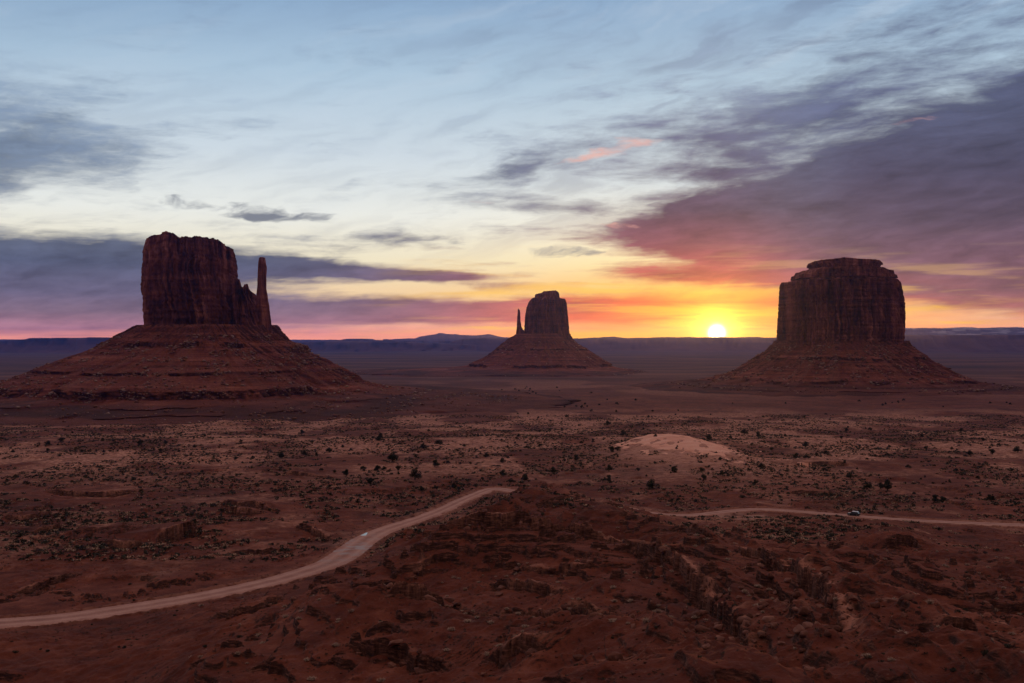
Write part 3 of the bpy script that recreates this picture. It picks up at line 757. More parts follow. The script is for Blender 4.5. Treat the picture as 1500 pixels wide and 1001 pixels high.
def talus(name, parent, d, cpx, prof, ledges, seed, M=720, soft_right=False):
    """debris apron: prof = [(z, left, right, front, back)] radii in metres; ledges = [(z_low, z_high)] rock bands"""
    s = d / F; X0 = (cpx - 750) * s
    prof = sorted(prof, key=lambda p: -p[0])
    zs = np.array([p[0] for p in prof], float)[::-1]
    zz = []
    top, bot = zs.max(), zs.min()
    zz = list(np.linspace(top, bot, 150))
    for lo, hi in ledges: zz += list(np.linspace(lo - .4, hi + .4, 10))
    zz = np.array(sorted(set(np.round(zz, 3)), reverse=True))
    th = np.linspace(0, 2 * np.pi, M, endpoint=False); ct, st_ = np.cos(th), np.sin(th)
    # warp of the level so that every band wanders a little
    R = []
    def radius(z):      # z: rows x M
        g = lambda k: np.interp(z, zs, np.array([p[k] for p in prof], float)[::-1])
        ra = np.where(ct < 0, g(1), g(2)); rb = np.where(st_ < 0, g(3), g(4))
        return 1 / np.sqrt((ct / ra) ** 2 + (st_ / rb) ** 2)
    Z = np.broadcast_to(zz[:, None], (len(zz), M)).copy()
    Zw = Z.copy()
    for i, (lo, hi) in enumerate(ledges):
        here = sstep(fbm(ct * 3.0 + i * 9 + seed, st_ * 3.0, 4, seed + i), -.25 - .4 * (hi - lo > 8), .20 - .35 * (hi - lo > 8))[None]
        if soft_right: here = here * (1 - sstep(ct, .72, .95))[None]
        # inside the band the slope stands upright: radius is that of the band's middle, shelves make up the difference
        md = (lo + hi) / 2; ext = (hi - lo) * 1.1
        wob = 3.2 * fbm(ct * 4 + i * 5 + seed, st_ * 4, 3, seed + 60 + i)[None] * min(1.0, (hi - lo) / 6)
        Zq = Z + wob
        inside = (Zq > lo) & (Zq < hi)
        up = (Zq >= hi) & (Zq < hi + ext); dn = (Zq <= lo) & (Zq > lo - ext)
        f = np.where(inside, md, np.where(up, md + (Zq - hi) / ext * (hi + ext - md), np.where(dn, md - (lo - Zq) / ext * (md - lo + ext), Z))) - wob * (inside | up | dn)
        Zw = np.where(inside | up | dn, Zw * (1 - here) + f * here, Zw)
    r = radius(Zw)
    dep = np.clip((top - Z) / (top - bot), 0, 1)
    ax, ay = ct * 120, st_ * 120
    r = r * (1 + .055 * fbm(ct * 2.5, st_ * 2.5, 3, seed + 20)[None]) + (3 + 22 * dep * (1 - .4 * dep)) * (ridged(ct[None] * 8 + Z / 300, st_[None] * 8, 3, seed + 30) - .8) + 4.2 * fbm(ct[None] * 22 + Z / 21, st_[None] * 22 + Z / 17, 3, seed + 31) \
        + 2.4 * fbm(ct[None] * 70, st_[None] * 70 + Z / 6, 3, seed + 33)
    X = X0 + r * ct; Y = d + r * st_
    V = np.stack([X, Y, Z], -1)
    V = np.concatenate([V, ], 0).reshape(-1, 3) - np.array(parent.location)
    fq = grid_faces(len(zz), M, True)[:, ::-1]
    # lid under the cliff
    ctr = len(V); V = np.concatenate([V, [[X0 - parent.location.x, d - parent.location.y, top - parent.location.z]]], 0)
    me = mesh_from(name, V, fq, M_TALUS, False)
    fan = sstep(fbm(ct[None] * 11 + Z / 260, st_[None] * 11, 4, seed + 50) + .25 * fbm(ct[None] * 40, st_[None] * 40 + Z / 30, 2, seed + 51), .0, .55)
    float_attr(me, 'fan', np.append((fan * sstep(Z, bot + 18, bot + 40)).ravel(), 0))
    lowz = prof[-1][0] + 24 + 5 * fbm(ct[None] * 6, st_[None] * 6, 3, seed + 70)
    float_attr(me, 'shale', np.append(sstep(Z, lowz + 6, lowz - 1).ravel(), 0))
    o = link(name, me, parent)
    return o, (X, Y, Z)

RUBBLE_SPOTS = []
def slope_samples(XYZ, n, seed, zlo=-1e9, zhi=1e9, front=True):
    X, Y, Z = XYZ; rg = np.random.default_rng(seed)
    out = []
    i = rg.integers(0, X.shape[0] - 1, n * 6); j = rg.integers(0, X.shape[1], n * 6)
    P = np.stack([X[i, j], Y[i, j], Z[i, j]], 1)
    k = (P[:, 2] > zlo) & (P[:, 2] < zhi)
    if front: k &= Y[i, j] < Y.mean() + 60
    w = fbm(P[:, 0] / 45, P[:, 1] / 45, 3, seed) > .02
    return P[k & w][:n]

# tall butte with the thumb, left
d = 1633.0; s = d / F
bw = empty("butte", ((305 - 750) * s, d, -96)); tag(bw, "tall flat topped sandstone butte with a slender rock thumb on its right", "butte")
tower("cliff", bw, d, [(345, 212), (356, 209), (372, 209), (384, 207), (400, 207), (412, 206), (422, 206), (430, 209), (450, 209), (468, 210), (482, 211)],
      [(352, 344), (362, 347), (380, 348.5), (400, 349), (406, 350), (415, 352), (430, 352), (460, 356), (482, 358)],
      [(200, 356), (209, 356), (213, 350), (219, 346), (229, 344.5), (236, 342), (243, 340), (252, 342), (259, 345), (262, 349), (266, 346.5), (278, 348.5), (285, 347), (294, 347), (312, 349.5), (322, 351.5), (328, 356), (340, 359), (346, 362), (352, 370)],
      484, 62, 3, flute=1.0)
tower("shoulder", bw, d, [(405, 340), (482, 340)], [(424, 377), (432, 384), (445, 388), (460, 392), (472, 396), (482, 402), (492, 404)],
      [(335, 408), (351, 410), (353, 418), (355.5, 424), (358, 417), (363, 416), (365, 424), (369, 427), (374, 430), (378, 433), (384, 438), (392, 447), (396, 456), (400, 470), (405, 482)], 492, 46, 8, c_off=(0, -4), flute=.75, M=360, NR=90)
tower("rock_spire", bw, d, [(377, 378.8), (386, 378), (400, 377.4), (420, 376.8), (430, 375.5), (470, 374.5), (492, 374)], [(377, 388.8), (385, 390), (390, 391), (405, 390.3), (422, 390.3), (430, 392), (438, 393), (446, 394.5), (460, 396), (492, 400)],
      [(374, 381), (379, 379), (381, 377.3), (388, 377.5), (390, 381), (394, 384)], 492, 8.5, 12, c_off=(0, -22), flute=.16, M=180, NR=120, power=2.2, crown_round=.10)
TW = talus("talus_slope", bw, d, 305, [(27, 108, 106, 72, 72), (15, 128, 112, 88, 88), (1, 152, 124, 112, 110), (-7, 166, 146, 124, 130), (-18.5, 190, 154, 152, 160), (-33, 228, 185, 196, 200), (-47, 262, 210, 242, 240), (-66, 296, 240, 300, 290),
      (-77, 325, 286, 318, 310), (-81, 400, 335, 380, 340), (-86, 600, 400, 470, 420), (-91, 800, 490, 560, 500), (-96, 980, 580, 650, 560), (-106, 1150, 560, 720, 620)],
      [(-9, -2), (-48, -44), (-77, -66), (-84.2, -81), (-88.8, -85.6), (-92.8, -89.8)], 40, soft_right=True)[1]

# small butte between the other two, with a thumb on its left
d = 3720.0; s = d / F
be = empty("butte", ((797 - 750) * s, d, -118)); tag(be, "smallest and farthest butte, standing between the two larger ones", "butte")
tower("cliff", be, d, [(437, 778), (441, 774), (448, 771), (460, 769), (480, 768), (496, 767)], [(437, 829), (441, 830), (455, 831.5), (470, 833), (485, 834), (500, 835)],
      [(764, 446), (770, 441), (775, 438), (782, 436), (812, 436.5), (820, 437), (829, 438), (834, 442)], 499, 75, 21, flute=1.0, M=420, NR=110)
tower("cap_rock", be, d, [(426, 784), (437, 783)], [(426, 819), (437, 820)], [(780, 433), (783, 431), (789, 430), (794, 429), (796, 427), (804, 426.5), (814, 425.5), (818, 428), (820, 431)], 438, 45, 25, flute=.5, M=240, NR=30)
tower("rock_spire", be, d, [(453, 758.5), (465, 757.5), (478, 757), (496, 755)], [(453, 762), (460, 762.3), (467, 762.5), (472, 766), (476, 769), (496, 771)],
      [(754, 458), (757, 454.5), (759.5, 452.5), (761.5, 455), (763.2, 461), (764, 469), (766.5, 472), (772, 473)], 497, 13, 27, c_off=(0, -20), flute=.30, M=160, NR=90, power=2.2)
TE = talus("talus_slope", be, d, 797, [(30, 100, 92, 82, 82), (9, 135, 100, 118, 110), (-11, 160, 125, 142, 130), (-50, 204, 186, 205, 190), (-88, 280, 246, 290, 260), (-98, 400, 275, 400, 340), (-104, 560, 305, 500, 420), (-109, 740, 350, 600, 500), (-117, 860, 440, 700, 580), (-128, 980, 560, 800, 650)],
      [(-32, -26), (-92, -82), (-111, -108)], 60, M=560)[1]

# broad butte, right
d = 2275.0; s = d / F
bm_ = empty("butte", ((1232 - 750) * s, d, -104)); tag(bm_, "broad solitary butte with stepped cap rock, right of the rising sun", "butte")
tower("cliff", bm_, d, [(408, 1164), (410.5, 1158), (413, 1156.5), (413.6, 1142.5), (430, 1141), (450, 1140), (475, 1138.5), (505, 1137)], [(408, 1312), (411, 1317), (416, 1320), (430, 1323), (445, 1326), (462, 1326.5), (485, 1326), (505, 1324)],
      [(1100, 408.5), (1180, 407.5), (1300, 408), (1350, 408.5)], 508, 112, 31, flute=1.25, M=640, NR=150, power=3.2, crown_round=.02)
tower("cap_ledge", bm_, d, [(391, 1183), (394, 1177), (397.5, 1170), (398, 1165.5), (403, 1162), (403.6, 1159), (410, 1157)], [(391, 1290), (395, 1296), (398, 1303), (398.5, 1309), (404, 1311), (404.6, 1314), (410, 1316)], [(1100, 391.5), (1350, 391.5)], 409, 98, 35, flute=.5, M=420, NR=60, power=3.0, crown_round=0.0)
tower("cap_rock", bm_, d, [(379, 1184), (381, 1182), (387, 1181.5), (388, 1184), (393, 1186)], [(379, 1290), (381, 1293), (386, 1294), (388, 1291), (393, 1289)], [(1178, 386), (1183, 384), (1190, 382), (1205, 380.5), (1222, 379.5), (1236, 377.6), (1248, 378.5), (1262, 380), (1288, 380.5), (1292, 383), (1296, 386)], 394, 70, 37, flute=.45, M=360, NR=30, power=3.0)
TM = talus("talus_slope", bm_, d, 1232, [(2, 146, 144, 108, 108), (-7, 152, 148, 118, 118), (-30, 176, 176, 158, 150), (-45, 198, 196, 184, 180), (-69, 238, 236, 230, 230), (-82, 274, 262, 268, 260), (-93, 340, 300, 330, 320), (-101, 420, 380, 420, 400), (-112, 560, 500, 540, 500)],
      [(-40, -34), (-87, -81), (-97.5, -96)], 80, M=640)[1]

# ------------------------------------------------------------------ far mesas and mountains
def far_material(name, stops):
    m, N = material(name)
    p = N.new('ShaderNodeTexCoord').outputs['Object']
    a = N.noise(N.mapping(p, scale=(.0012, .0012, .012)), 1.0, 6, .6)
    principled(N, N.ramp(a, stops), .95, bump(N, N.noise(N.mapping(p, scale=(.004, .004, .002)), 1.0, 5, .6), .8, 40.0)); return m
M_FAR = far_material("far_rock", [(.3, (.07, .028, .024)), (.7, (.15, .065, .052))])
M_SNOW = far_material("snowy_rock", [(.35, (.10, .065, .065)), (.50, (.16, .12, .12)), (.62, (.62, .60, .62))])
def ridge(name, d, sky, base, back, seed, mat, rough=3.0, step=3.0, cliff=.45, slope=1.7):
    """long upland with a broken rim: sky = [(px, py)] rim line, base = foot height in metres, back = thickness"""
    s = d / F
    px = np.arange(sky[0][0], sky[-1][0] + .1, step)
    zt = (500.5 - np.interp(px, [q[0] for q in sky], [q[1] for q in sky])) * s
    x = (px - 750) * s
    zt = zt + rough * fbm(x / 260, x * 0 + seed, 5, seed, .6)
    hgt = np.maximum(zt - base, 4)
    rim = 500 * fbm(x / 900, x * 0 + 3.1, 4, seed + 3) * sstep(hgt, 10, 120)
    prof = [(-slope * 1.0, 0), (-slope * .72, .14), (-slope * .45, .34), (-slope * .28, 1 - cliff), (-slope * .22, 1 - cliff * .3), (-slope * .18, .98), (0, 1.0)]
    rows = []
    for dy, hz in prof:
        g = 120 * (ridged(x / 420, x * 0 + dy, 3, seed + 7) - .8) * (hz < .95)
        rows.append(np.stack([x, d + rim + dy * hgt * 1.6 + g * sstep(hgt, 10, 120), base + hgt * hz + (hz == 1.0) * 0], -1))
    for f, hz in ((.5, 1.0), (1.0, .97), (1.15, 0)):
        rows.append(np.stack([x, d + rim + back * f, base + hgt * hz], -1))
    V = np.stack(rows, 0)
    c = np.array([V[..., 0].mean(), d, base])
    o = link(name, mesh_from(name, (V - c).reshape(-1, 3), grid_faces(V.shape[0], len(px)), mat, False), None, c)
    return o
tag(ridge("mesa", 13500, [(-60, 505), (-20, 501.5), (20, 498.6), (38, 496.4), (44, 495.3), (80, 495.2), (126, 494.9), (132, 494.2), (144, 495), (166, 496), (176, 498), (240, 503)], -152, 1500, 3, M_FAR, 3.0, 1.5),
    "long flat mesa on the horizon, left of the tall butte with the thumb", "mesa")
tag(ridge("mesa", 15500, [(396, 505), (440, 501.5), (470, 500.5), (520, 500.3), (560, 501), (640, 503), (700, 506)], -152, 1500, 5, M_FAR, 5.0, 1.5),
    "low dark blue mesa on the plain between the left and middle buttes", "mesa")
tag(ridge("mesa", 20500, [(480, 502), (500, 498), (508, 496.3), (528, 496.2), (534, 498), (580, 499), (700, 499.5), (760, 500)], -152, 1500, 9, M_FAR, 4.0, 1.5),
    "faint mesa with a small raised top, left of the far mountain peak", "mesa")
tag(ridge("mesa", 16500, [(660, 502), (672, 498), (680, 496.4), (700, 495.6), (740, 495), (790, 495), (836, 496), (880, 494.6), (896, 493.6), (915, 495), (950, 495.2), (985, 494.2), (1050, 494.2), (1130, 494.6), (1180, 495.2)], -152, 2500, 13, M_FAR, 8.0, 1.5),
    "long dark mesa under the rising sun, behind the smallest butte", "mesa")
tag(ridge("mesa", 14500, [(1270, 494), (1320, 491.2), (1352, 491.3), (1356, 490.4), (1362, 491.3), (1420, 491), (1500, 490.5), (1640, 490.5), (1800, 492)], -152, 2500, 17, M_FAR, 3.0, 1.5, cliff=.3, slope=2.2),
    "long dark blue mesa on the horizon, right of the broad butte", "mesa")
tag(ridge("mountains", 26000, [(560, 497), (610, 495.8), (616, 493.4), (628, 491.6), (640, 489.2), (645, 487.8), (652, 489.4), (662, 489.6), (680, 491), (700, 491.5), (716, 489.6), (722, 490.6), (732, 493.6), (760, 495)], -160, 1800, 19, M_FAR, 9.0, 1.2, .1, 2.0), kind='structure')
tag(ridge("snowy_mountains", 26500, [(1240, 482), (1327, 480.6), (1345, 481.4), (1400, 480.6), (1424, 479.8), (1440, 480.8), (1480, 479.6), (1500, 480.2), (1560, 480), (1700, 481)], -160, 1200, 23, M_SNOW, 14.0, 1.5, .1, 1.6), kind='structure')
tag(ridge("far_hills", 26800, [(-300, 497.5), (-100, 497), (0, 497.4), (170, 498), (300, 497.4), (420, 497.6), (560, 498.3), (750, 498), (1000, 497), (1300, 495), (1500, 495), (1800, 495)], -160, 500, 29, M_FAR, 6.0, 4.0, .1, 2.0), kind='structure')

# ------------------------------------------------------------------ plants and loose rock
def leaf_material(name, stops, scale=3.0):
    m, N = material(name)
    p = N.new('ShaderNodeTexCoord').outputs['Object']
    principled(N, N.ramp(N.noise(p, scale, 3, .7), stops), .9); return m
M_JUNI = leaf_material("juniper_foliage", [(.3, (.010, .011, .008)), (.55, (.022, .024, .015)), (.75, (.042, .044, .026))])
M_BARK = leaf_material("juniper_bark", [(.3, (.05, .030, .022)), (.7, (.11, .07, .05))])
M_SAGE = leaf_material("sagebrush_leaves", [(.3, (.020, .018, .014)), (.55, (.043, .038, .028)), (.8, (.085, .074, .055))], 1.1)
M_DRY = leaf_material("dry_grass_blades", [(.3, (.19, .105, .072)), (.55, (.35, .215, .15)), (.8, (.50, .34, .25))], 1.1)
M_GREY = leaf_material("pale_bush_twigs", [(.3, (.23, .145, .11)), (.55, (.42, .285, .22)), (.8, (.60, .44, .35))], 2.0)
def rock_material(name, stops):
    m, N = material(name)
    p = N.new('ShaderNodeTexCoord').outputs['Object']
    g = N.new('ShaderNodeObjectInfo').outputs['Random']
    a = N.m('ADD', N.m('MULTIPLY', N.noise(p, 1.4, 5, .65), .75), N.m('MULTIPLY', g, .22))
    principled(N, N.ramp(a, stops), .92, bump(N, N.noise(p, 5.0, 5, .65), .8, .12)); return m
M_ROCK = rock_material("red_boulder", [(.32, (.075, .026, .019)), (.5, (.15, .056, .040)), (.7, (.26, .115, .085))])
M_PALE = rock_material("pale_rubble", [(.35, (.22, .125, .10)), (.5, (.38, .25, .21)), (.7, (.55, .42, .37))])

def leaf_cloud(rg, n, lobes, size):
    """n small leaf faces spread through a few overlapping lumps"""
    V = []
    lob = np.array(lobes, float)
    w = lob[:, 3] * lob[:, 4] * lob[:, 5]; w /= w.sum()
    k = rg.choice(len(lob), n, p=w)
    dirs = rg.normal(size=(n, 3)); dirs /= np.linalg.norm(dirs, axis=1, keepdims=True)
    rad = rg.uniform(.45, 1.05, (n, 1)) ** .6
    P = lob[k, :3] + dirs * rad * lob[k, 3:6]
    P[:, 2] = np.maximum(P[:, 2], .02)
    a = rg.normal(size=(n, 3)); a /= np.linalg.norm(a, axis=1, keepdims=True)
    b = np.cross(a, dirs + .3 * rg.normal(size=(n, 3))); b /= np.maximum(np.linalg.norm(b, axis=1, keepdims=True), 1e-6)
    sz = size * rg.uniform(.5, 1.3, (n, 1))
    Q = np.stack([P - a * sz - b * sz * .5, P + a * sz - b * sz * .4, P + a * sz * .6 + b * sz * .7, P - a * sz * .7 + b * sz * .6], 1)
    return Q.reshape(-1, 3), np.arange(n * 4).reshape(-1, 4)
def tube(pts, radii, n=6):
    V = []; pts = np.array(pts, float)
    T = np.gradient(pts, axis=0)
    for p, t, r in zip(pts, T, radii):
        t = t / np.linalg.norm(t); a = np.cross(t, [.3, .9, .1]); a /= np.linalg.norm(a); b = np.cross(t, a)
        for i in range(n):
            q = 2 * math.pi * i / n; V.append(p + r * (math.cos(q) * a + math.sin(q) * b))
    return np.array(V), grid_faces(len(pts), n, True)
def join(parts):
    V = []; Fs = []; o = 0
    for v, f in parts: V.append(v); Fs.append(f + o); o += len(v)
    return np.concatenate(V), np.concatenate(Fs)

JUN = []      # unit height junipers: crown mesh, trunk mesh
for kx in range(7):
    rg = np.random.default_rng(100 + kx)
    lob = []
    nl = int(rg.integers(6, 10)); wide = rg.uniform(.42, .72)
    for i in range(nl):
        a = rg.uniform(0, 6.28); r = wide * rg.uniform(.1, .75)
        zc = rg.uniform(.28, .80) * (1 - .25 * r / wide)
        sx = rg.uniform(.16, .30) * (1.25 - .5 * zc); lob.append((math.cos(a) * r, math.sin(a) * r, zc, sx, sx, rg.uniform(.14, .22)))
    lob.append((0, 0, .72, .22, .22, .24))
    v, f = leaf_cloud(rg, 1500, lob, .035)
    crown = mesh_from("juniper_crown", v, f, M_JUNI)
    tr = [tube([(0, 0, -.06), (.02, .01, .12), (.03, -.02, .32), (.0, .02, .60)], [.055, .045, .035, .012])]
    for L in lob[:6]: tr.append(tube([(.02, 0, .10), (L[0] * .5, L[1] * .5, L[2] * .55 + .03), (L[0], L[1], L[2])], [.032, .022, .008]))
    JUN.append((crown, mesh_from("juniper_trunk", *join(tr), M_BARK)))

jun_px = [  # foot of each tree and its apparent height, reference pixels
    (557,643,9),(575,677,15),(620,657,8),(642,652,8),(637,684,11),(553,690,9),(583,690,9),(608,703,17),(508,697,10),(543,708,9),(532,690,8),(617,718,8),(637,718,8),(665,716,9),
    (706,704,7),(737,698,11),(749,708,8),(769,705,12),(810,694,11),(843,675,9),(712,671,8),(736,678,8),(892,691,11),(893,706,11),(897,662,9),(905,661,8),(912,638,8),(852,650,6),(890,624,8),(934,690,7),
    (956,716,15),(988,692,10),(1038,645,10),(1090,637,9),(1111,640,8),(1070,643,7),(1055,674,6),(1115,687,9),(987,692,9),(1027,692,8),(1030,705,11),(1058,697,9),(1066,698,7),(1106,710,8),
    (1144,699,7),(1166,673,10),(1183,673,8),(1196,668,7),(1210,667,8),(1246,702,11),(1270,718,12),(1300,719,18),(1290,716,10),(1370,736,12),(1380,737,11),(1194,690,7),(1208,690,7),(1238,680,6),
    (1420,667,8),(1454,666,9),(1491,663,10),(1274,631,7),(1240,632,7),(1232,643,6),(1302,656,6),(1356,658,6),(1394,659,6),(1432,702,7),(1454,734,8),(1464,654,7),(1408,632,7),(1180,656,10),(1450,733,9),
    (442,637,8),(205,653,9),(242,650,7),(285,656,7),(235,662,7),(90,648,8),(70,653,8),(19,664,7),(412,672,10),(446,668,8),(463,668,7),(482,663,8),(502,656,6),(514,661,6),(370,673,7),(345,674,7),(321,678,6),
    (556,646,8),(552,690,8),(507,697,9),(542,709,9),(352,648,6),(470,690,6),(490,693,6),(70,661,6),(562,688,7),(150,645,5),(120,662,5),(300,640,5),(600,640,6),(680,655,6),
    (1300,668,6),(1330,686,7),(1260,655,5),(1350,640,5),(1440,645,5),(1480,690,7),(1400,690,6),(1150,640,6),(1130,660,7),(960,640,6),(1010,620,5),(830,612,6),(950,612,5),(760,640,6),(790,655,7),(700,640,6)]
rg = np.random.default_rng(77)
tiny = [(float(rg.normal(778, 24)), float(rg.uniform(568, 588)), float(rg.uniform(1.8, 3.6))) for _ in range(30)]
tiny += [(float(rg.uniform(820, 905)), float(rg.uniform(592, 606)), float(rg.uniform(3.5, 6))) for _ in range(10)]
tiny += [(float(rg.uniform(600, 1480)), float(rg.uniform(586, 640)), float(rg.uniform(2.6, 4.6))) for _ in range(56)]
tiny += [(float(rg.uniform(0, 560)), float(rg.uniform(632, 668)), float(rg.uniform(2.6, 4.8))) for _ in range(30)]
tiny += [(float(rg.uniform(560, 1500)), float(rg.uniform(645, 712)), float(rg.uniform(3.0, 5.5))) for _ in range(44)]
JL = {(1300,719): "largest dark juniper on the red flat above the right hand road, round crowned", (1290,716): "low juniper leaning against the largest one above the right hand road",
      (1270,718): "upright juniper just left of the largest one above the right hand road", (1246,702): "wide juniper at the end of a pale sand strip, right of the road",
      (608,703): "widest dark juniper on the sage flat, left of the road's far bend", (575,677): "tall dense juniper on the pale brush rise left of centre", (956,716): "big dark juniper below the pale sand dune, next to the hidden road",
      (1370,736): "left one of a touching pair of junipers beyond the right hand road", (1380,737): "right one of a touching pair of junipers beyond the right hand road", (769,705): "round juniper above the road's far end, rightmost of four",
      (737,698): "loose juniper above the road's far end with a smaller one beside it", (749,708): "small round juniper in front of the road's far end", (706,704): "small round juniper right above the road's far bend",
      (1055,674): "single small bush on the right edge of the pale dune", (1038,645): "dark juniper on the skyline just behind the pale dune", (912,638): "dark juniper left of the pale dune top",
      (665,716): "spreading juniper just left of the road's far bend", (1115,687): "wide dark juniper at the right foot of the pale dune"}
hp = hit([p[0] for p in jun_px + tiny], [p[1] for p in jun_px + tiny])
for i, ((px, py, hh), P) in enumerate(zip(jun_px + tiny, hp)):
    H = hh / F * P[1] * (1.0 if hh > 7 else .82)
    crown, trunk = JUN[(i * 5 + i // 7) % 7]
    tall = rg.uniform(.85, 1.1)
    if (px, py) in JL: lab, grp = JL[(px, py)], "junipers in the valley"
    elif P[1] > 1100: lab, grp = "tiny far juniper dot on the plain between the buttes", "far junipers between the buttes"
    elif px < 545: lab, grp = "dark juniper in the scattered line across the left sage flat", "junipers on the left flat"
    elif px < 900: lab, grp = "dark juniper scattered on the pale brush rise in the middle", "junipers on the middle rise"
    elif px < 1090: lab, grp = "dark juniper growing round the foot of the pale dune", "junipers around the pale dune"
    else: lab, grp = "dark juniper scattered on the flat below the broad butte", "junipers on the right flat"
    rz = rg.uniform(0, 6.28)
    if hh >= 9:
        e = empty("juniper", P); e.scale = (H * tall * 1.15, H * tall * 1.15, H); e.rotation_euler = (0, 0, rz); tag(e, lab, "juniper", grp)
        link("crown", crown, e); link("trunk", trunk, e)
    else:
        o = link("juniper", crown, None, P); o.scale = (H * tall * 1.3, H * tall * 1.3, H * 1.05); o.rotation_euler = (0, 0, rz); tag(o, lab, "juniper", grp)
        o.location.z -= .06 * H

# --- small growth
def template_bush(seed, n, flat, size):
    rg = np.random.default_rng(seed)
    lob = [(rg.uniform(-.25, .25), rg.uniform(-.25, .25), .28 * flat, .32, .32, .30 * flat) for _ in range(4)]
    return leaf_cloud(rg, n, lob, size)
def template_tuft(seed, n, spread=.55, hgt=.75, w=.035):
    rg = np.random.default_rng(seed); V = []
    for i in range(n):
        a = rg.uniform(0, 6.28); l = rg.uniform(.5, 1.0); t = rg.uniform(.05, 1.0) ** .7 * spread
        base = np.array([rg.normal(0, .10), rg.normal(0, .10), 0]); tip = base + np.array([math.cos(a) * t, math.sin(a) * t, hgt * l * math.sqrt(max(.05, 1 - .75 * (t / spread) ** 2))])
        mid = (base + tip) / 2 + np.array([math.cos(a) * .04, math.sin(a) * .04, .10 * l]); sd = np.array([-math.sin(a), math.cos(a), 0]) * w
        V += [base - sd, base + sd, mid + sd, mid - sd, mid - sd, mid + sd, tip + sd * .5, tip - sd * .5]
    V = np.array(V); return V, np.arange(len(V)).reshape(-1, 4)
def template_rock(seed, sub=2, flat=.7):
    rg = np.random.default_rng(seed)
    bm = bmesh.new()
    pts = rg.normal(size=(16 if sub else 9, 3)); pts /= np.linalg.norm(pts, axis=1, keepdims=True)
    pts *= rg.uniform(.75, 1.1, (len(pts), 1)); pts = np.sign(pts) * np.abs(pts) ** .8
    pts *= np.array([.5 * rg.uniform(.8, 1.2), .5 * rg.uniform(.7, 1.0), .5 * flat])
    vs = [bm.verts.new(p) for p in pts]
    r = bmesh.ops.convex_hull(bm, input=vs)
    bmesh.ops.delete(bm, geom=list({g for g in r['geom_interior'] if isinstance(g, bmesh.types.BMVert)}), context='VERTS')
    if sub:
        bmesh.ops.bevel(bm, geom=list(bm.edges), offset=.035, segments=1, affect='EDGES', clamp_overlap=True)
    bmesh.ops.triangulate(bm, faces=list(bm.faces))
    bm.verts.ensure_lookup_table(); bm.verts.index_update()
    V = np.array([v.co[:] for v in bm.verts]); Fq = np.array([[v.index for v in f.verts] for f in bm.faces]); bm.free()
    return V, Fq
def scatter_mesh(name, temps, P, scale, mat, seed, zs=1.0, sink=.05):
    rg = np.random.default_rng(seed); k = rg.integers(0, len(temps), len(P)); a = rg.uniform(0, 6.28, len(P))
    Vs = []; Fs = []; o = 0
    for i, (v, f) in enumerate(temps):
        j = np.nonzero(k == i)[0]
        if not len(j): continue
        c, s_ = np.cos(a[j])[:, None], np.sin(a[j])[:, None]; sc = scale[j][:, None]
        x = (v[None, :, 0] * c - v[None, :, 1] * s_) * sc + P[j, :1]; y = (v[None, :, 0] * s_ + v[None, :, 1] * c) * sc + P[j, 1:2]
        z = v[None, :, 2] * sc * zs + P[j, 2:3] - sink * sc
        Vs.append(np.stack([x, y, z], -1).reshape(-1, 3)); Fs.append((f[None] + (np.arange(len(j)) * len(v))[:, None, None] + o).reshape(-1, f.shape[1])); o += len(j) * len(v)
    return link(name, mesh_from(name, np.concatenate(Vs), np.concatenate(Fs), mat))

def random_ground(n, dlo, dhi, seed, ulim=.54, power=1.0):
    rg = np.random.default_rng(seed); d = (dlo ** power + rg.random(n) * (dhi ** power - dlo ** power)) ** (1 / power)
    u = rg.uniform(-ulim, ulim, n); return u * d, d
def off_road(X, Y, m=1.5):
    D, _, _ = line_dist(X, Y, ROAD, 20); return D > ROAD_HALF + m

# sage cover of the flats: dark bushes and pale tufts, too many to count
X, Y = random_ground(150000, 290, 1250, 201, power=1.15)
cov = fbm(X / 60, Y / 80, 4, 150) + .8 * fbm(X / 13, Y / 15, 3, 202); keep = (cov > -.05) & off_road(X, Y, 3) & (dune_h(X, Y) < 2.6 + 2.0 * RNG.random(len(X)))
X, Y = X[keep], Y[keep]; Z = height(X, Y, False); rg = np.random.default_rng(203)
P = np.stack([X, Y, Z], 1); sz = .55 + 2.0 * rg.random(len(X)) ** 2.2
dark = rg.random(len(X)) < .55
tag(scatter_mesh("sagebrush", [template_bush(s, 16, .75, .17) for s in range(5)], P[dark], sz[dark], M_SAGE, 204), "low dark sagebrush covering the valley flats", "sagebrush", kind='stuff')
tag(scatter_mesh("dry_grass", [template_tuft(s, 9, .6, .5, .10) for s in range(5)], P[~dark], sz[~dark] * .85, M_DRY, 205), "pale dry grass tufts covering the valley flats", "grass", kind='stuff')
# sparser brush on the near slopes
X, Y = random_ground(9000, 92, 360, 211, power=1.5)
keep = off_road(X, Y, 1.5) & (fbm(X / 22, Y / 22, 3, 212) > -.05); X, Y = X[keep], Y[keep]; Z = height(X, Y); P = np.stack([X, Y, Z], 1)
P = P[seen(P, .3)]; rg = np.random.default_rng(213)
o = scatter_mesh("weeds", [template_bush(20 + s, 22, .7, .12) for s in range(5)], P, rg.uniform(.25, .62, len(P)), M_SAGE, 214)
tag(o, "sparse dark weeds on the near red slopes", "weeds", kind='stuff')

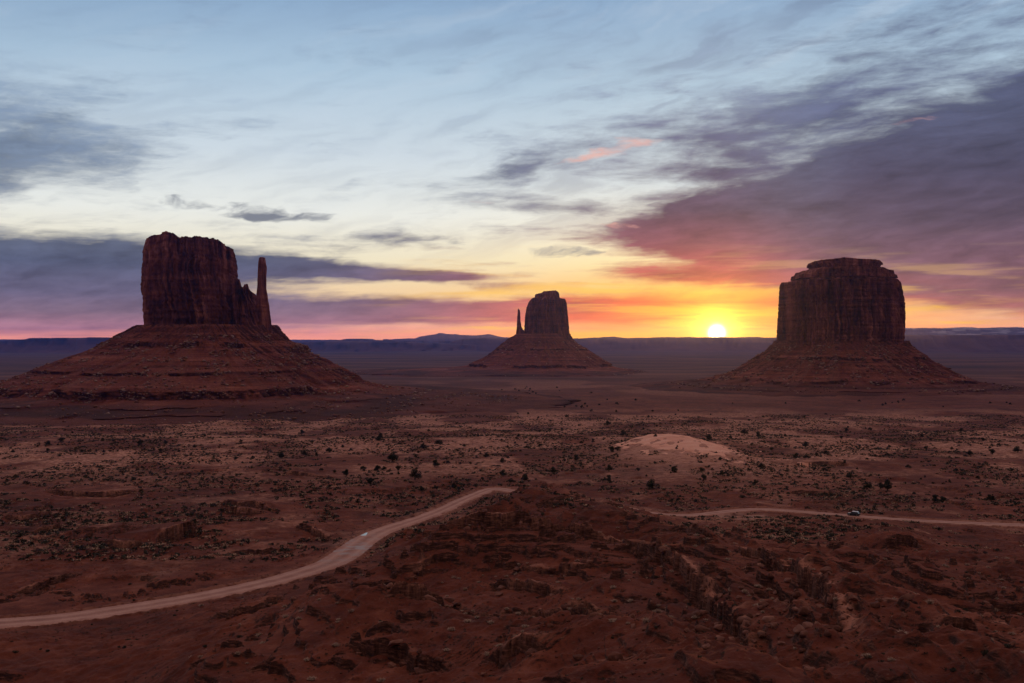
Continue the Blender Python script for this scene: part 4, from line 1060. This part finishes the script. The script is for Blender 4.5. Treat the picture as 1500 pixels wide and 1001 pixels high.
# single pale bushes on the near slopes
TU = [mesh_from("pale_bush", *join([template_tuft(300 + s, 90, .62, .62, .016), template_bush(310 + s, 130, .75, .06)]), M_GREY) for s in range(6)]
SB = [mesh_from("dark_bush", *template_bush(330 + s, 260, .8, .065), M_SAGE) for s in range(5)]
def individuals(name, meshes, n, dlo, dhi, seed, size, label, cat, group, test=None, power=1.4, sink=.04, tilt=.0, ulim=.53):
    X, Y = random_ground(n * 8, dlo, dhi, seed, ulim, power)
    k = off_road(X, Y, 1.0)
    if test is not None: k &= test(X, Y)
    X, Y = X[k], Y[k]; Z = height(X, Y); P = np.stack([X, Y, Z], 1)
    py = 500.5 - Z / Y * F
    P = P[seen(P, .35) & (py < 1000)][:n]; rg = np.random.default_rng(seed)
    for i, p in enumerate(P):
        s = rg.uniform(*size); o = link(name, meshes[i % len(meshes)], None, (p[0], p[1], p[2] - sink * s))
        o.scale = (s * rg.uniform(.85, 1.2), s * rg.uniform(.85, 1.2), s * rg.uniform(.75, 1.05)); o.rotation_euler = (rg.uniform(-tilt, tilt), rg.uniform(-tilt, tilt), rg.uniform(0, 6.28))
        px = p[0] / p[1] * F + 750
        lab, grp = label(px, p[1]) ; tag(o, lab, cat, grp)
    return P
def bush_label(px, d):
    where = "left" if px < 520 else "middle" if px < 980 else "right"
    if d < 150: return f"pale round dry bush on the nearest red slope, {where} part", f"pale bushes on the nearest {where} slope"
    return f"small pale dry bush on the red slopes farther down, {where} part", f"pale bushes farther down the {where} slopes"
def dark_label(px, d):
    where = "left" if px < 520 else "middle" if px < 980 else "right"
    return f"low dark grey bush on the near red slopes, {where} part", f"dark bushes on the near {where} slopes"
hill_only = lambda X, Y: (residual(X / Y * F + 750, Y) > 3.0) & (fbm(X / 25, Y / 25, 3, 341) > -.25)
individuals("pale_bush", TU, 298, 92, 290, 340, (.55, 1.25), bush_label, "bush", None, hill_only, 1.2)
individuals("dark_bush", SB, 120, 95, 330, 350, (.55, 1.25), dark_label, "bush", None, lambda X, Y: fbm(X / 18, Y / 18, 3, 351) > 0, 1.2)

# boulders broken off the ledges
RK = [mesh_from("boulder", *template_rock(400 + s, 2, .55 + .1 * (s % 4)), M_ROCK) for s in range(9)]
rg = np.random.default_rng(420)
cand = []
for li, (L, sd, h, w) in enumerate(LEDGES):
    T = np.gradient(L, axis=0); T /= np.linalg.norm(T, axis=1, keepdims=True); Nn = np.stack([-T[:, 1], T[:, 0]], 1)
    n = int(len(L) * (.55 if li < 11 else .35))
    k = rg.integers(2, len(L) - 2, n); s_ = rg.exponential(2.2, n) * np.where(rg.random(n) < .75, 1, -.25)
    q = L[k] + Nn[k] * (sd * s_[:, None])
    for a, b in zip(q, s_): cand.append((a[0], a[1], rg.uniform(.4, 1.0) ** 2 * 1.9 + .3))
for cx, cy, dd, n, spread in [(1150, 960, 118, 50, 6), (1190, 925, 132, 46, 7), (1120, 905, 145, 34, 7), (1330, 845, 215, 60, 14), (1430, 862, 205, 50, 13), (560, 838, 238, 40, 9), (530, 850, 230, 26, 7), (1040, 850, 172, 30, 7), (940, 930, 134, 24, 7), (1100, 790, 300, 26, 10)]:
    x, y, _ = at(cx, cy, dd)
    for _ in range(n): cand.append((x + rg.normal(0, spread), y + rg.normal(0, spread * 1.2), rg.uniform(.4, 1.0) ** 2 * 1.6 + .25))
cand = np.array(cand); keep = off_road(cand[:, 0], cand[:, 1], 1.0); cand = cand[keep]
Z = height(cand[:, 0], cand[:, 1]); P = np.stack([cand[:, 0], cand[:, 1], Z], 1)
vis = seen(P, .5) & (500.5 - Z / P[:, 1] * F < 1000) & (np.abs(P[:, 0] / P[:, 1]) < .53); P, S = P[vis], cand[vis, 2]
order = np.argsort(-S / P[:, 1])
for i in order[:290]:
    p, s = P[i], S[i]; o = link("boulder", RK[int(rg.integers(0, 9))], None, (p[0], p[1], p[2] + s * .10))
    o.scale = (s * rg.uniform(.8, 1.4), s * rg.uniform(.8, 1.2), s * rg.uniform(.7, 1.0)); o.rotation_euler = (rg.uniform(-.3, .3), rg.uniform(-.3, .3), rg.uniform(0, 6.28))
    px = p[0] / p[1] * F + 750; where = "left" if px < 520 else "middle" if px < 980 else "right"
    far_ = p[1] > 160
    tag(o, f"red sandstone boulder {'below a rock ledge farther down' if far_ else 'on the nearest slope'}, {where} part", "boulder", f"boulders on the {'farther' if far_ else 'nearest'} {where} slopes")
RT = [template_rock(450 + s, 0, .7) for s in range(8)]
rest = order[290:]
X, Y = random_ground(16000, 92, 420, 460, power=1.3)
D = np.full(len(X), 99.0)
for L, sd, h, w in LEDGES: D = np.minimum(D, line_dist(X, Y, L, 14)[0])
scree = fbm(X / 20, Y / 20, 3, 461)
k = ((D < 7) | (scree > .30) & (rg.random(len(X)) < .8)) & off_road(X, Y, 1.0)
X, Y = X[k], Y[k]; Pq = np.stack([X, Y, height(X, Y)], 1)
Pq = np.concatenate([P[rest], Pq]); sc = np.concatenate([S[rest], rg.uniform(.15, .60, len(X)) ** 1.0])
tag(scatter_mesh("rubble", RT, Pq, sc, M_ROCK, 462, .8, -.05), "loose red rubble below the rock ledges", "rubble", kind='stuff')
# stones lining the road
T = np.gradient(ROAD, axis=0); T /= np.linalg.norm(T, axis=1, keepdims=True); Nn = np.stack([-T[:, 1], T[:, 0]], 1)
k = rg.integers(0, len(ROAD), 1500); sgn = np.where(rg.random(1500) < .5, 1, -1)
q = ROAD[k] + Nn[k] * (sgn * (ROAD_HALF + rg.normal(1.3, .7, 1500)))[:, None]
kk = fbm(q[:, 0] / 9, q[:, 1] / 9, 2, 465) > -.1; q = q[kk]
tag(scatter_mesh("roadside_rubble", RT, np.stack([q[:, 0], q[:, 1], height(q[:, 0], q[:, 1])], 1), rg.uniform(.25, .75, len(q)), M_ROCK, 466, .8, -.05), "loose stones along the road edge", "rubble", kind='stuff')
# fallen blocks on the aprons of the buttes
for nm, XYZ, n, lo, hi, smin, smax, sd, lab in [("talus_boulders", TW, 9000, -92, 10, 1.8, 8.5, 470, "pale fallen blocks on the slope of the tall left butte"), ("talus_boulders", TM, 5000, -100, -8, 2.2, 9.5, 480, "pale fallen blocks on the slope of the broad right butte"),
                                                ("talus_boulders", TE, 1500, -112, 0, 2.4, 9.0, 490, "fallen blocks on the slope of the smallest butte")]:
    Pt = slope_samples(XYZ, n, sd, lo, hi); r_ = np.random.default_rng(sd)
    sc = smin + (smax - smin) * r_.random(len(Pt)) ** 3.5
    pale = r_.random(len(Pt)) < .42
    tag(scatter_mesh("talus_rubble", RT, Pt[pale], sc[pale] * .9, M_PALE, sd, .8, -.10), lab, "rubble", kind='stuff')
    tag(scatter_mesh("talus_rubble", RT, Pt[~pale], sc[~pale], M_ROCK, sd + 1, .8, -.10), lab.replace("pale ", "dark red "), "rubble", kind='stuff')

# ------------------------------------------------------------------ the car on the right hand road
def simple(name, col, rough, metal=0.0, spec=.5, coat=0.0):
    m, N = material(name)
    p = N.new('ShaderNodeTexCoord').outputs['Object']
    n = N.noise(p, 3.0, 4, .6)
    c = N.mix(N.m('MULTIPLY', n, .25), (*col, 1), tuple(x * .7 for x in col) + (1,))
    b = principled(N, c, rough, None, spec); b.inputs['Metallic'].default_value = metal; b.inputs['Coat Weight'].default_value = coat
    return m
def loft(sections, mat, name, parent, bev=.03):
    bm = bmesh.new(); rings = [[bm.verts.new(p) for p in s] for s in sections]
    n = len(rings[0])
    for a, b in zip(rings, rings[1:]):
        for i in range(n): bm.faces.new((a[i], a[(i + 1) % n], b[(i + 1) % n], b[i]))
    bm.faces.new(rings[0][::-1]); bm.faces.new(rings[-1])
    bmesh.ops.recalc_face_normals(bm, faces=bm.faces)
    if bev: bmesh.ops.bevel(bm, geom=list(bm.edges), offset=bev, segments=2, affect='EDGES', clamp_overlap=True)
    me = bpy.data.meshes.new(name); bm.to_mesh(me); bm.free(); me.materials.append(mat)
    return link(name, me, parent)
def build_car():
    k = np.argmin(np.abs(ROAD[:, 0] / ROAD[:, 1] * F + 750 - 1250) + (ROAD[:, 1] > 420) * 1e4)
    t = ROAD[k + 3] - ROAD[k - 3]; ang = math.atan2(t[1], t[0])
    e = empty("car", (ROAD[k, 0], ROAD[k, 1], ROAD_Z[k] + .16)); e.rotation_euler = (0, 0, ang)
    tag(e, "small dark car with reflected sky painted pale on its roof, driving on the right hand dirt road", "car")
    paint = simple("dark_car_paint", (.016, .017, .022), .45, 0, .3, 0.0); pale = simple("sky_reflection_paint", (.85, .85, .86), .3, 0, .5, .5)  # white colour on roof and bonnet stands for the sky reflected there
    glass = simple("car_glass", (.02, .022, .026), .05, 0, .8); rub = simple("tyre_rubber", (.012, .012, .012), .85); met = simple("rim_metal", (.5, .5, .5), .35, 1.0)
    W = .92
    def sec(x, w, zl, zh, wt): return [(x, -w, zl), (x, w, zl), (x, w, zl + (zh - zl) * .55), (x, wt, zh), (x, -wt, zh), (x, -w, zl + (zh - zl) * .55)]
    # nose points to -x (driving towards the left of the view)
    loft([sec(-2.32, .70, .42, .74, .62), sec(-2.2, .84, .30, .86, .74), sec(-1.2, W, .26, 1.02, .80), sec(0, W, .26, 1.06, .84), sec(1.6, W, .26, 1.08, .82), sec(2.2, .88, .32, 1.02, .76), sec(2.32, .76, .42, .92, .66)], paint, "body", e)
    loft([[(-1.22, -.78, 1.0), (-1.22, .78, 1.0), (-.45, .64, 1.60), (-.45, -.64, 1.60)], [(1.98, -.78, 1.04), (1.98, .78, 1.04), (1.55, .64, 1.60), (1.55, -.64, 1.60)]], glass, "window", e, .02)
    loft([[(-.62, -.68, 1.59), (-.62, .68, 1.59), (-.40, .62, 1.70), (-.40, -.62, 1.70)], [(1.72, -.68, 1.59), (1.72, .68, 1.59), (1.5, .62, 1.70), (1.5, -.62, 1.70)]], pale, "roof", e, .02)
    loft([[(-2.05, -.66, .90), (-2.05, .66, .90), (-2.05, .62, .955), (-2.05, -.62, .955)], [(-1.15, -.74, 1.035), (-1.15, .74, 1.035), (-1.15, .70, 1.09), (-1.15, -.70, 1.09)]], pale, "bonnet", e, .015)
    def disc(r, w, y, x, mat, name, par, n=24):
        bm = bmesh.new(); bmesh.ops.create_cone(bm, cap_ends=True, segments=n, radius1=r, radius2=r, depth=w, matrix=Matrix.Rotation(math.pi / 2, 4, 'X'))
        bmesh.ops.bevel(bm, geom=[q for q in bm.edges if len(q.link_faces) == 2 and max(len(f.verts) for f in q.link_faces) > 4], offset=.03, segments=2, affect='EDGES')
        me = bpy.data.meshes.new(name); bm.to_mesh(me); bm.free(); me.materials.append(mat); o = link(name, me, par, (x, y, .34) if par == e else (0, y, 0)); return o
    for x in (-1.42, 1.42):
        for y in (-.84, .84):
            w = disc(.34, .22, y, x, rub, "wheel", e); disc(.21, .03, math.copysign(.115, y), 0, met, "rim", w)
    lens = simple("lamp_lens", (.7, .7, .68), .1); redl = simple("tail_lens", (.25, .01, .01), .2)
    for y in (-.62, .62):
        loft([[(-2.36, y - .14, .60), (-2.36, y + .14, .60), (-2.33, y + .13, .74), (-2.33, y - .13, .74)], [(-2.2, y - .14, .60), (-2.2, y + .14, .60), (-2.2, y + .13, .76), (-2.2, y - .13, .76)]], lens, "headlight", e, .01)
        loft([[(2.2, y - .12, .72), (2.2, y + .12, .72), (2.2, y + .12, .90), (2.2, y - .12, .90)], [(2.35, y - .10, .72), (2.35, y + .10, .72), (2.33, y + .10, .88), (2.33, y - .10, .88)]], redl, "tail_light", e, .01)
build_car()

# ------------------------------------------------------------------ morning haze over the valley
def build_haze():
    bm = bmesh.new(); bmesh.ops.create_cube(bm, size=1.0)
    me = bpy.data.meshes.new("haze"); bm.to_mesh(me); bm.free()
    x0, x1, y0, y1, z0, z1 = -42000, 42000, -400, 29500, -172, 402
    o = link("haze", me); o.scale = (x1 - x0, y1 - y0, z1 - z0); o.location = ((x0 + x1) / 2, (y0 + y1) / 2, (z0 + z1) / 2)
    m = bpy.data.materials.new("haze"); m.use_nodes = True; nt = m.node_tree; nt.nodes.clear()
    v = nt.nodes.new('ShaderNodeVolumePrincipled'); out = nt.nodes.new('ShaderNodeOutputMaterial')
    v.inputs['Color'].default_value = (.11, .22, .80, 1); v.inputs['Density'].default_value = 3.2e-5; v.inputs['Anisotropy'].default_value = .82
    nt.links.new(v.outputs[0], out.inputs['Volume']); me.materials.append(m)
    m.cycles.homogeneous_volume = True
    tag(o, kind='stuff')
build_haze()
